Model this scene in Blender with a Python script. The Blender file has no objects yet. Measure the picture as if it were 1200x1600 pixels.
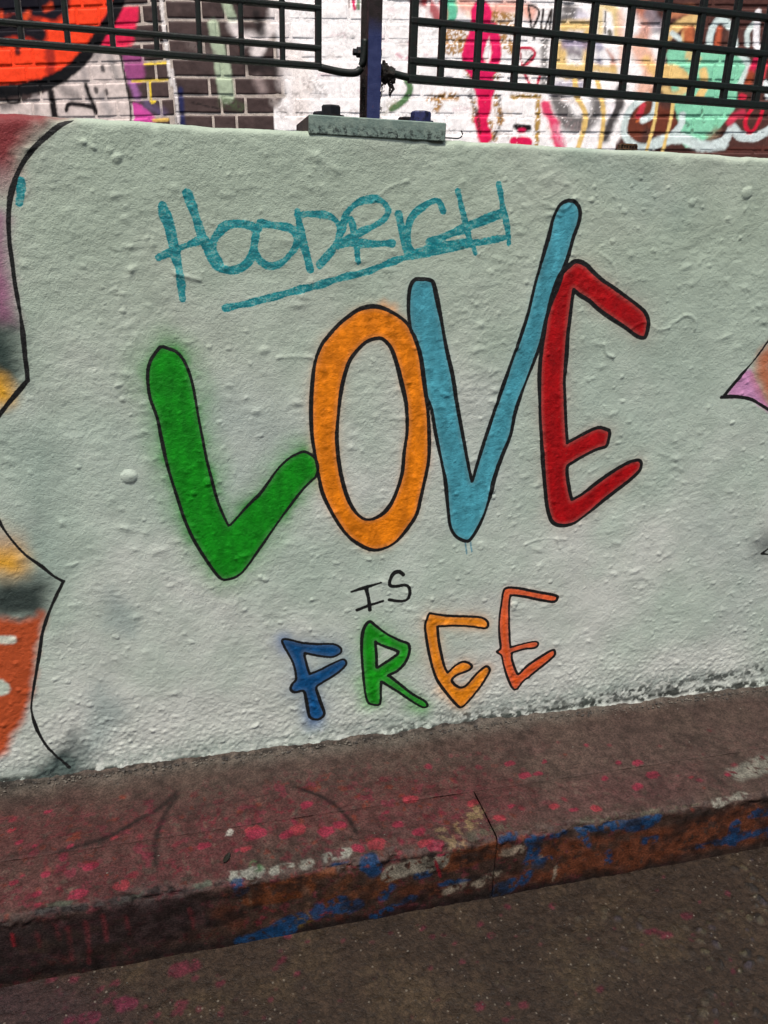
import bpy, bmesh, math, random
import numpy as np
from mathutils import Matrix, Vector

scene = bpy.context.scene
COL = scene.collection
RND = random.Random(7)
RAD = math.radians

# ------------------------------------------------------------------ camera
cam_data = bpy.data.cameras.new('camera')
cam = bpy.data.objects.new('camera', cam_data)
COL.objects.link(cam)
cam.matrix_world = Matrix(((0.971368, 0.056571, -0.230747, 0.0),
                           (-0.235791, 0.348533, -0.907154, -1.32019),
                           (0.029105, 0.935588, 0.351892, 1.02009),
                           (0, 0, 0, 1)))
cam_data.sensor_fit = 'VERTICAL'
cam_data.sensor_height = 32.0
cam_data.lens = 32.0 * 1202.0 / 1600.0
cam_data.clip_start = 0.02
cam_data.clip_end = 2000
scene.camera = cam
scene.render.resolution_x = 768
scene.render.resolution_y = 1024

# ------------------------------------------------------------------ sky, sun, exposure
SUN_EL, SUN_AZ = 65.0, -150.0            # azimuth clockwise from +Y
world = bpy.data.worlds.new('World')
scene.world = world
world.use_nodes = True
wn = world.node_tree.nodes
sky = wn.new('ShaderNodeTexSky')
sky.sky_type = 'NISHITA'
sky.sun_disc = False
sky.sun_elevation = RAD(SUN_EL)
sky.sun_rotation = RAD(SUN_AZ)
sky.air_density = 1.0
sky.dust_density = 4.0
sky.ozone_density = 0.6
world.node_tree.links.new(sky.outputs[0], wn['Background'].inputs[0])
wn['Background'].inputs[1].default_value = 0.07
sun_data = bpy.data.lights.new('sun', 'SUN')
sun_data.energy = 2.2
sun_data.angle = RAD(11)
sun_data.color = (1.0, 0.95, 0.88)
sun = bpy.data.objects.new('sun', sun_data)
COL.objects.link(sun)
sdir = Vector((math.sin(RAD(SUN_AZ)) * math.cos(RAD(SUN_EL)), math.cos(RAD(SUN_AZ)) * math.cos(RAD(SUN_EL)), math.sin(RAD(SUN_EL))))
sun.rotation_euler = (-sdir).to_track_quat('-Z', 'Y').to_euler()
sun.location = (-3, -6, 8)
vs = scene.view_settings
vs.view_transform = 'Standard'
vs.look = 'None'
vs.exposure = 1.1
vs.gamma = 1.0
vs.use_curve_mapping = False

# ------------------------------------------------------------------ traced paintwork, in metres on its own surface
# LET: letter, colour, outer outline, counter, line width, (halo reach, halo strength)   [x, height on the wall]
# LINES: black marker lines; TAG: teal brush strokes; WL: soft spray and painted shadows on the wall
# GB: graffiti and one painted shadow on the two brick faces; PV: pavement and kerb (distance out from the wall); RD: road
LET = [
    ["L","0a8a10",[[-0.0482,0.8196],[-0.0365,0.8162],[-0.0248,0.8112],[-0.0149,0.7988],[-0.0067,0.7778],[-0.0013,0.7523],[0.0021,0.7236],[0.0052,0.6944],[0.0092,0.6647],[0.0143,0.6253],[0.0199,0.5943],[0.0281,0.5531],[0.0357,0.5271],[0.0451,0.5022],[0.047,0.4998],[0.051,0.5018],[0.0588,0.5095],[0.0837,0.5371],[0.1053,0.5584],[0.1208,0.5799],[0.1363,0.6013],[0.1546,0.6193],[0.1727,0.6295],[0.1848,0.6328],[0.1969,0.627],[0.206,0.6171],[0.2096,0.6011],[0.2059,0.5853],[0.1997,0.5792],[0.1812,0.5608],[0.1594,0.5328],[0.1342,0.4981],[0.1056,0.4566],[0.075,0.4131],[0.0576,0.3973],[0.0374,0.3921],[0.0255,0.3983],[0.01,0.4234],[-0.0142,0.4718],[-0.0292,0.515],[-0.0406,0.5632],[-0.0525,0.6191],[-0.0589,0.6671],[-0.0632,0.7023],[-0.0717,0.7339],[-0.0735,0.7565],[-0.0724,0.7788],[-0.067,0.7966],[-0.0567,0.8115]],[],0.00549,[0.03,0.5]],
    ["O","ee8408",[[0.3076,0.8854],[0.3239,0.8824],[0.3471,0.8717],[0.3676,0.8561],[0.382,0.8308],[0.3935,0.8018],[0.4002,0.769],[0.4074,0.7288],[0.4135,0.6912],[0.4175,0.6493],[0.4188,0.6102],[0.415,0.5779],[0.4079,0.5379],[0.4005,0.5009],[0.3835,0.4717],[0.3624,0.4463],[0.3409,0.4344],[0.3191,0.431],[0.2973,0.4395],[0.2719,0.4584],[0.2522,0.4841],[0.2328,0.5185],[0.2172,0.5554],[0.2104,0.5912],[0.2038,0.6296],[0.199,0.6638],[0.1975,0.7039],[0.1993,0.7463],[0.2042,0.7878],[0.2138,0.816],[0.2266,0.8346],[0.2503,0.8592],[0.2756,0.8776],[0.2915,0.8838]],[[0.3139,0.8317],[0.3255,0.8294],[0.3392,0.8151],[0.3501,0.7893],[0.3598,0.7564],[0.3698,0.7195],[0.3736,0.6855],[0.374,0.6578],[0.3702,0.6229],[0.3681,0.5837],[0.3588,0.5479],[0.3454,0.5192],[0.3281,0.5016],[0.305,0.4948],[0.2853,0.5061],[0.2673,0.5347],[0.2548,0.5749],[0.2476,0.614],[0.2439,0.6555],[0.2462,0.6959],[0.2499,0.7322],[0.2561,0.7647],[0.2656,0.7934],[0.2799,0.8123],[0.296,0.8264]],0.00732,[0.01,0.2]],
    ["V","4a9eae",[[0.3747,0.8439],[0.3711,0.8598],[0.368,0.8833],[0.3688,0.9142],[0.3764,0.9296],[0.3907,0.9317],[0.4053,0.93],[0.412,0.9224],[0.4198,0.8953],[0.4306,0.8558],[0.4418,0.8112],[0.4556,0.7654],[0.4682,0.7097],[0.4834,0.652],[0.4961,0.6017],[0.5068,0.5642],[0.5084,0.5608],[0.5101,0.564],[0.5155,0.5917],[0.5244,0.628],[0.5351,0.6682],[0.5491,0.7208],[0.5628,0.7723],[0.5767,0.8185],[0.5898,0.868],[0.5983,0.9165],[0.6083,0.9678],[0.6172,1.0066],[0.6225,1.037],[0.6312,1.056],[0.6455,1.0647],[0.6611,1.0626],[0.6716,1.0498],[0.6718,1.0309],[0.6641,1.0039],[0.6586,0.9766],[0.6507,0.9489],[0.6432,0.9169],[0.6329,0.8886],[0.627,0.8599],[0.622,0.8225],[0.6085,0.7759],[0.5943,0.7329],[0.5841,0.6935],[0.5789,0.6487],[0.5641,0.6034],[0.5534,0.5619],[0.5453,0.5147],[0.5319,0.4717],[0.5148,0.4408],[0.503,0.4367],[0.483,0.448],[0.4696,0.4709],[0.4625,0.5099],[0.4546,0.5621],[0.4427,0.6086],[0.4284,0.6628],[0.4195,0.7023],[0.4085,0.7282],[0.4011,0.7621],[0.3927,0.8035],[0.3819,0.8339]],[],0.00732,[0.006,0.15]],
    ["E","ac0008",[[0.6491,0.9458],[0.6619,0.9586],[0.6753,0.966],[0.6941,0.9607],[0.7082,0.9499],[0.7306,0.9342],[0.7547,0.9216],[0.7833,0.9056],[0.8169,0.8859],[0.8304,0.8743],[0.838,0.8591],[0.8369,0.8353],[0.83,0.8302],[0.8136,0.8354],[0.7881,0.8507],[0.7592,0.8658],[0.7305,0.8822],[0.7099,0.8969],[0.6903,0.9065],[0.6775,0.915],[0.676,0.915],[0.6749,0.8983],[0.6749,0.8689],[0.6742,0.8358],[0.6766,0.7954],[0.6778,0.7541],[0.6837,0.7153],[0.6896,0.6794],[0.6982,0.6346],[0.7009,0.6323],[0.7208,0.6419],[0.743,0.6522],[0.7619,0.6582],[0.7783,0.6548],[0.7879,0.6489],[0.7876,0.6321],[0.7834,0.6191],[0.7641,0.6142],[0.7378,0.6021],[0.7156,0.5898],[0.7048,0.5808],[0.7087,0.5559],[0.7173,0.5284],[0.7232,0.5133],[0.7262,0.5119],[0.7445,0.5211],[0.7702,0.5412],[0.7961,0.5594],[0.8224,0.5756],[0.8454,0.5861],[0.8617,0.5874],[0.8689,0.5812],[0.8673,0.5657],[0.8477,0.5451],[0.8218,0.5248],[0.792,0.5027],[0.7624,0.4785],[0.7361,0.4601],[0.708,0.4559],[0.6867,0.4652],[0.6736,0.4918],[0.6666,0.5195],[0.6583,0.5584],[0.649,0.6076],[0.6391,0.6629],[0.6314,0.7165],[0.6257,0.7687],[0.625,0.8094],[0.6271,0.8393],[0.6289,0.8721],[0.6339,0.9076],[0.6417,0.9331]],[],0.00732,[0.022,0.12]],
    ["F","024c80",[[0.139,0.2543],[0.153,0.2534],[0.178,0.2432],[0.2084,0.237],[0.2392,0.2336],[0.2548,0.2232],[0.2549,0.2114],[0.2394,0.2043],[0.2135,0.2091],[0.1879,0.2178],[0.1823,0.2179],[0.1853,0.1989],[0.1918,0.1727],[0.1949,0.1711],[0.2135,0.1778],[0.2395,0.1895],[0.2603,0.196],[0.2673,0.1863],[0.2605,0.1751],[0.2397,0.1597],[0.2135,0.1448],[0.2057,0.1368],[0.2109,0.1148],[0.2162,0.0956],[0.2225,0.073],[0.2162,0.0627],[0.2055,0.0598],[0.1923,0.0679],[0.1882,0.0871],[0.1847,0.1121],[0.1796,0.1328],[0.1615,0.1315],[0.1539,0.1404],[0.1577,0.1519],[0.1644,0.16],[0.1646,0.1748],[0.1598,0.1989],[0.15,0.2233],[0.1427,0.2385]],[],0.0061,[0.022,0.3]],
    ["R","0f9410",[[0.3139,0.2767],[0.3273,0.2649],[0.349,0.2452],[0.3763,0.2275],[0.3957,0.2164],[0.3982,0.1952],[0.3893,0.1719],[0.3736,0.1555],[0.3564,0.1478],[0.3598,0.1437],[0.3802,0.1238],[0.4091,0.0951],[0.4383,0.0721],[0.4447,0.0584],[0.4334,0.058],[0.41,0.0759],[0.381,0.1019],[0.3584,0.1204],[0.3427,0.1329],[0.3406,0.13],[0.3406,0.1102],[0.3403,0.0821],[0.3322,0.0781],[0.3156,0.0854],[0.308,0.1082],[0.3035,0.1457],[0.3001,0.1824],[0.2978,0.2184],[0.2988,0.2476],[0.3036,0.2673]],[[0.3261,0.2282],[0.3304,0.2254],[0.3472,0.2158],[0.3746,0.2008],[0.3616,0.1873],[0.3457,0.1771],[0.333,0.1689],[0.3302,0.1728],[0.3291,0.197]],0.0061,[0.02,0.28]],
    ["E","ee8c12",[[0.436,0.2819],[0.4441,0.2817],[0.4774,0.2732],[0.5164,0.2681],[0.5504,0.2618],[0.5654,0.2495],[0.5637,0.2364],[0.5465,0.2394],[0.518,0.2453],[0.4843,0.25],[0.4589,0.2508],[0.4564,0.2475],[0.4593,0.2245],[0.4655,0.1936],[0.4761,0.1555],[0.4838,0.1397],[0.4873,0.1393],[0.5017,0.1525],[0.5183,0.1599],[0.533,0.1538],[0.5382,0.145],[0.5314,0.1364],[0.5089,0.1297],[0.4954,0.1188],[0.505,0.103],[0.5198,0.0954],[0.5336,0.1045],[0.5495,0.1248],[0.5683,0.1427],[0.5788,0.1358],[0.5785,0.1244],[0.5634,0.0943],[0.5423,0.0647],[0.5232,0.0458],[0.5111,0.0527],[0.4891,0.0814],[0.4641,0.1195],[0.4511,0.1523],[0.4407,0.1903],[0.4333,0.2273],[0.4291,0.2574]],[],0.0061,[0.016,0.22]],
    ["E","e65a1c",[[0.5935,0.318],[0.6012,0.3261],[0.6298,0.3218],[0.6711,0.3099],[0.713,0.2983],[0.7171,0.289],[0.7089,0.2837],[0.679,0.2907],[0.6432,0.3017],[0.613,0.308],[0.6099,0.3048],[0.6093,0.2871],[0.6126,0.2508],[0.6172,0.2137],[0.6215,0.1867],[0.6257,0.185],[0.6488,0.1887],[0.6779,0.1917],[0.6858,0.1846],[0.6796,0.1759],[0.656,0.1754],[0.6282,0.1703],[0.6269,0.1661],[0.629,0.1501],[0.6404,0.1233],[0.646,0.1142],[0.65,0.1157],[0.6662,0.133],[0.694,0.1521],[0.7194,0.1663],[0.7273,0.161],[0.7245,0.1486],[0.7026,0.1287],[0.6749,0.1062],[0.6583,0.092],[0.6468,0.0752],[0.6354,0.0819],[0.6206,0.1129],[0.6088,0.1461],[0.603,0.1657],[0.5916,0.1763],[0.5996,0.1848],[0.5939,0.2162],[0.5907,0.253],[0.5921,0.2887]],[],0.00549,[0.006,0.15]],
]
LINES = [
    ["I",[[0.275,0.3454],[0.2942,0.3503],[0.3146,0.3552],[0.334,0.3607]],0.00732],
    ["I",[[0.3045,0.3505],[0.3101,0.3265],[0.3133,0.3025]],0.0083],
    ["I",[[0.2874,0.305],[0.3105,0.3124],[0.3388,0.3199]],0.00683],
    ["S",[[0.3787,0.3736],[0.3706,0.3809],[0.3603,0.379],[0.3529,0.3674],[0.3518,0.3536],[0.3639,0.3497],[0.3822,0.351],[0.3919,0.3445],[0.3936,0.3302],[0.3888,0.3181],[0.373,0.3162],[0.3518,0.3215]],0.00781],
    ["",[[-0.1511,1.1483],[-0.1668,1.139],[-0.1828,1.1269],[-0.2024,1.1103],[-0.2192,1.0923],[-0.2316,1.0745],[-0.2416,1.0537],[-0.2492,1.0299],[-0.2542,1.0028],[-0.2567,0.9723],[-0.2562,0.9414],[-0.2566,0.9034],[-0.2545,0.8712],[-0.2546,0.8382],[-0.2557,0.8047],[-0.2567,0.7711],[-0.2563,0.7694],[-0.2578,0.7677],[-0.2675,0.7568],[-0.2861,0.7362],[-0.3011,0.719],[-0.3126,0.7052],[-0.3287,0.6807]],0.00865],
    ["",[[-0.3375,0.5498],[-0.3325,0.5355],[-0.3249,0.5147],[-0.311,0.4869],[-0.296,0.4649],[-0.2736,0.4419],[-0.2575,0.4234],[-0.2439,0.4126],[-0.2438,0.4104],[-0.2582,0.384],[-0.2751,0.35],[-0.2886,0.3152],[-0.2973,0.2793],[-0.3066,0.243],[-0.3173,0.2014],[-0.3264,0.1589],[-0.3235,0.1188],[-0.3125,0.0792],[-0.2962,0.0484],[-0.2753,0.0188]],0.00641],
    ["",[[1.7593,1.1388],[1.429,1.1014],[1.2272,1.0066],[1.1555,0.8992],[1.1177,0.8363],[1.0881,0.7885],[1.0588,0.7509],[1.0295,0.7119]],0.00675],
    ["",[[1.0264,0.712],[1.061,0.7123],[1.0941,0.7071],[1.1229,0.6941],[1.1565,0.6761],[1.2087,0.6398],[1.3971,0.5603],[1.7081,0.5272],[2.0141,0.5738]],0.00779],
    ["",[[1.2035,0.3566],[1.2323,0.3782],[1.2562,0.3961],[1.4394,0.4169],[1.767,0.368]],0.00519],
    ["",[[1.2035,0.3566],[1.2391,0.3499],[1.2697,0.3422],[1.4893,0.2482],[1.8222,0.219]],0.00519],
    ["drip",[[0.5033,0.4343],[0.5078,0.4092]],0.003],
    ["drip",[[0.514,0.4349],[0.5183,0.4125]],0.003],
]
TAG = [
    [[[-0.0311,1.0359],[-0.0249,1.0084],[-0.0174,0.9756],[-0.0125,0.9372],[-0.01,0.8968]],0.01342],
    [[[0.0067,1.0532],[0.0149,1.0282],[0.0253,0.9956],[0.0318,0.9767]],0.01098],
    [[[-0.0428,0.9584],[-0.0153,0.9709],[0.0199,0.985]],0.00976],
    [[[0.0322,0.9862],[0.036,0.9623],[0.0502,0.9455],[0.0728,0.9409],[0.0936,0.9511],[0.1043,0.9685],[0.1101,0.9929],[0.1055,1.0072],[0.0805,1.0104],[0.0604,1.006],[0.0447,0.9889],[0.0415,0.9721],[0.0506,0.9528]],0.01098],
    [[[0.1156,1.0075],[0.1075,0.988],[0.1118,0.9613],[0.1295,0.9492],[0.1504,0.9546],[0.1689,0.9723],[0.177,0.9921],[0.1668,1.0065],[0.1411,1.0106],[0.1183,1.0133]],0.00976],
    [[[0.1774,1.0333],[0.1823,1.0044],[0.1899,0.9702],[0.1977,0.9443]],0.01037],
    [[[0.1773,1.0275],[0.1981,1.0301],[0.2294,1.0276],[0.2453,1.0135],[0.2455,0.9962],[0.2349,0.9761],[0.2137,0.9506]],0.01037],
    [[[0.2638,1.0238],[0.2694,1.0067],[0.2784,0.9568]],0.00915],
    [[[0.2507,1.0062],[0.2558,1.0309],[0.2767,1.0485],[0.3086,1.0559],[0.3252,1.0428],[0.3203,1.0254],[0.2936,1.0098],[0.2616,0.9941],[0.2403,0.9812]],0.01037],
    [[[0.2403,0.9812],[0.267,0.9868],[0.2996,0.9865],[0.3352,0.9884]],0.0122],
    [[[0.2137,0.9531],[0.235,0.9736]],0.01098],
    [[[0.3446,1.0336],[0.351,1.0089],[0.3574,0.9863],[0.3619,0.9726]],0.01037],
    [[[0.4218,1.0409],[0.4126,1.0565],[0.3933,1.0524],[0.3694,1.0318],[0.3621,1.0092],[0.3659,0.984],[0.3775,0.975]],0.00976],
    [[[0.4452,1.0715],[0.4557,1.042],[0.4698,1.0043],[0.4835,0.9761]],0.00854],
    [[[0.5168,1.0865],[0.5265,1.0543],[0.5385,1.019],[0.5438,0.9931]],0.00915],
    [[[0.3992,0.9924],[0.4326,1.0034],[0.4771,1.0224],[0.5277,1.0417]],0.01159],
    [[[0.5429,1.0035],[0.4852,0.9918],[0.4282,0.9812],[0.3722,0.9687],[0.3334,0.9577],[0.2896,0.9416],[0.2461,0.9307],[0.2029,0.9174],[0.1548,0.9052],[0.102,0.891],[0.0576,0.8816]],0.01037],
    [[[0.3607,0.9736],[0.4277,0.9905],[0.4849,0.9959]],0.0061],
    [[[-0.2304,1.0616],[-0.2309,1.0512],[-0.2343,1.038],[-0.2361,1.0309]],0.01],
]
WL = [
    ["s",[[-0.2518,0.6551],[-0.2664,0.5617],[-0.2721,0.4546]],0.06,"74857b",0.05,0.6,0.02,0],  # this and the next two: greenish-grey shadows painted into the wall colour
    ["p",[[-0.172,0.3896],[-0.1563,0.386],[-0.1295,0.3357],[-0.1333,0.2894],[-0.1706,0.3121],[-0.1783,0.3129]],0,"7a8884",0.02,0.55,0.01,0],
    ["p",[[-0.2531,0.0363],[-0.2239,0.1648],[-0.1936,0.1905],[-0.1634,0.1214],[-0.2279,0.0429]],0,"748480",0.03,0.6,0.01,0],
    ["s",[[-0.0054,0.7141],[0.1226,0.6534],[0.0173,0.5272]],0.1,"8f9a96",0.07,0.45,0.03,0.0],
    ["s",[[0.5243,0.7243],[0.5517,0.548]],0.08,"a5a8a4",0.07,0.4,0.03,0.0],
    ["s",[[0.8651,1.0548],[0.7288,1.1126],[0.6519,1.1442]],0.05,"7d9187",0.05,0.4,0.02,0.0],
    ["s",[[1.0418,0.4361],[1.1999,0.3021],[1.1708,0.208]],0.1,"858e89",0.08,0.4,0.03,0.0],
    ["s",[[0.8445,0.7916],[0.952,0.7403]],0.06,"7f8d82",0.06,0.35,0.02,0.0],
    ["s",[[1.2067,0.3797],[1.2621,0.3911]],0.05,"3a3f40",0.05,0.8,0.01,0.0],  # shadow by the black lines, put into the wall colour
    ["p",[[-0.3503,0.0011],[-0.3183,0.0303],[-0.2904,0.0542],[-0.2684,0.0448],[-0.2609,0.0059],[-0.3003,-0.0134]],0,"0b0e0d",0.012,1,0.008,0.1],
    ["p",[[-0.333,0.0027],[-0.2981,0.0569],[-0.2532,0.1014],[-0.2422,0.0407],[-0.2648,-0.0087]],0,"3a4644",0.022,0.7,0.01,0.1],
    ["s",[[-0.3099,0.0034],[-0.333,0.0027]],0.02,"14181a",0.02,0.8,0.01,0.0],
    ["p",[[-0.3265,1.1696],[-0.1586,1.1605],[-0.1792,1.1454],[-0.2072,1.1185],[-0.228,1.0919],[-0.246,1.0652],[-0.347,1.0411]],0,"6e2a2c",0.022,1,0.008,0],
    ["p",[[-0.3415,1.0755],[-0.2423,1.0711],[-0.2516,1.0445],[-0.3507,1.0177]],0,"8a6d6d",0.03,0.75,0.01,0],
    ["p",[[-0.3497,1.0236],[-0.2592,1.0206],[-0.2619,0.9783],[-0.2638,0.9413],[-0.2635,0.897],[-0.262,0.8613],[-0.2741,0.8515],[-0.3761,0.858]],0,"84536d",0.02,0.95,0.008,0],
    ["p",[[-0.3756,0.8612],[-0.2671,0.8581],[-0.2627,0.8316],[-0.2607,0.7979],[-0.2625,0.7705],[-0.2797,0.7605],[-0.3908,0.7659]],0,"20302c",0.032,0.95,0.014,0],
    ["s",[[-0.3112,0.7611],[-0.3001,0.7505]],0.045,"c58f1c",0.02,0.95,0.006,0],
    ["s",[[-0.3521,0.5185],[-0.322,0.4836]],0.05,"a8866c",0.03,0.6,0.01,0],
    ["s",[[-0.3567,0.4612],[-0.3261,0.4525]],0.052,"c8901f",0.03,0.95,0.008,0],
    ["p",[[-0.4485,0.4268],[-0.3231,0.4203],[-0.29,0.4261],[-0.2608,0.4106],[-0.2721,0.3765],[-0.2843,0.3509],[-0.3257,0.3438],[-0.46,0.3551]],0,"1c2725",0.028,0.95,0.012,0],
    ["p",[[-0.4593,0.3594],[-0.3224,0.3412],[-0.282,0.3551],[-0.2904,0.3154],[-0.3021,0.2799],[-0.3096,0.2339],[-0.3223,0.1924],[-0.3395,0.1459],[-0.3691,0.0954],[-0.3927,0.0636],[-0.5094,0.0467]],0,"9a4220",0.012,1,0.006,0],
    ["s",[[-0.3707,0.308],[-0.3418,0.3049]],0.017,"b9bbab",0.003,1,0.002,0],
    ["s",[[-0.3762,0.2137],[-0.3713,0.2083]],0.03,"a9b3a3",0.004,1,0.002,0],
    ["p",[[1.1326,0.788],[1.1849,0.8837],[1.2611,0.9772],[1.4525,1.0725],[1.7706,1.1136],[1.9959,0.6141],[1.6935,0.5668],[1.4004,0.5971],[1.2147,0.6688],[1.146,0.7328]],0,"9a5636",0.03,0.95,0.012,0],
    ["s",[[1.2983,0.8948],[1.469,0.7845],[1.6653,0.8403]],0.12,"6e3a5c",0.06,0.8,0.02,0],
    ["p",[[1.0386,0.7139],[1.0739,0.7681],[1.1014,0.7447],[1.1293,0.708],[1.1598,0.676],[1.2087,0.6398],[1.0941,0.7071]],0,"b27ba2",0.005,0.95,0.003,0],
    ["s",[[1.1401,0.8095],[1.1134,0.7882],[1.118,0.7555],[1.1501,0.716]],0.04,"a55a35",0.02,0.9,0.006,0],
    ["s",[[0.138,0.2533],[0.1439,0.2355]],0.02,"2b5f9e",0.02,0.6,0.006,0.0],
    ["s",[[0.1937,0.091],[0.2002,0.0543]],0.03,"2b5f9e",0.025,0.55,0.006,0.0],
    ["s",[[0.3035,0.1457],[0.3102,0.083]],0.02,"4b9a3e",0.02,0.5,0.006,0.0],
    ["s",[[0.4049,0.0622],[0.4366,0.0499]],0.02,"4b9a3e",0.02,0.5,0.006,0.0],
    ["s",[[0.4737,0.101],[0.5197,0.0548]],0.02,"e5a04a",0.02,0.4,0.006,0.0],
    ["s",[[0.3245,0.8865],[0.3382,0.8823]],0.012,"e08a2a",0.012,0.6,0.004,0.0],
    ["s",[[0.2101,0.6204],[0.2124,0.59]],0.012,"4a7a1a",0.012,0.5,0.004,0.0],
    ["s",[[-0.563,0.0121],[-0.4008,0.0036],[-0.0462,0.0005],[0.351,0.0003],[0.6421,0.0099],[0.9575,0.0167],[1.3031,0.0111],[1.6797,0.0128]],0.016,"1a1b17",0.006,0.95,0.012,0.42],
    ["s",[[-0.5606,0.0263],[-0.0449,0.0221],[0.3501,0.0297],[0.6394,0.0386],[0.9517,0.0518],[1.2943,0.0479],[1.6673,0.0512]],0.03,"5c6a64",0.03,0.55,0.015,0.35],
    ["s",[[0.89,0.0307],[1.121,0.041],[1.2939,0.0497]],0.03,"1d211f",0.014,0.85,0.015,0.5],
    ["s",[[0.3506,0.0134],[0.6407,0.0252],[0.8736,0.0328]],0.016,"2a2f2c",0.01,0.8,0.012,0.52],
]
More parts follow.
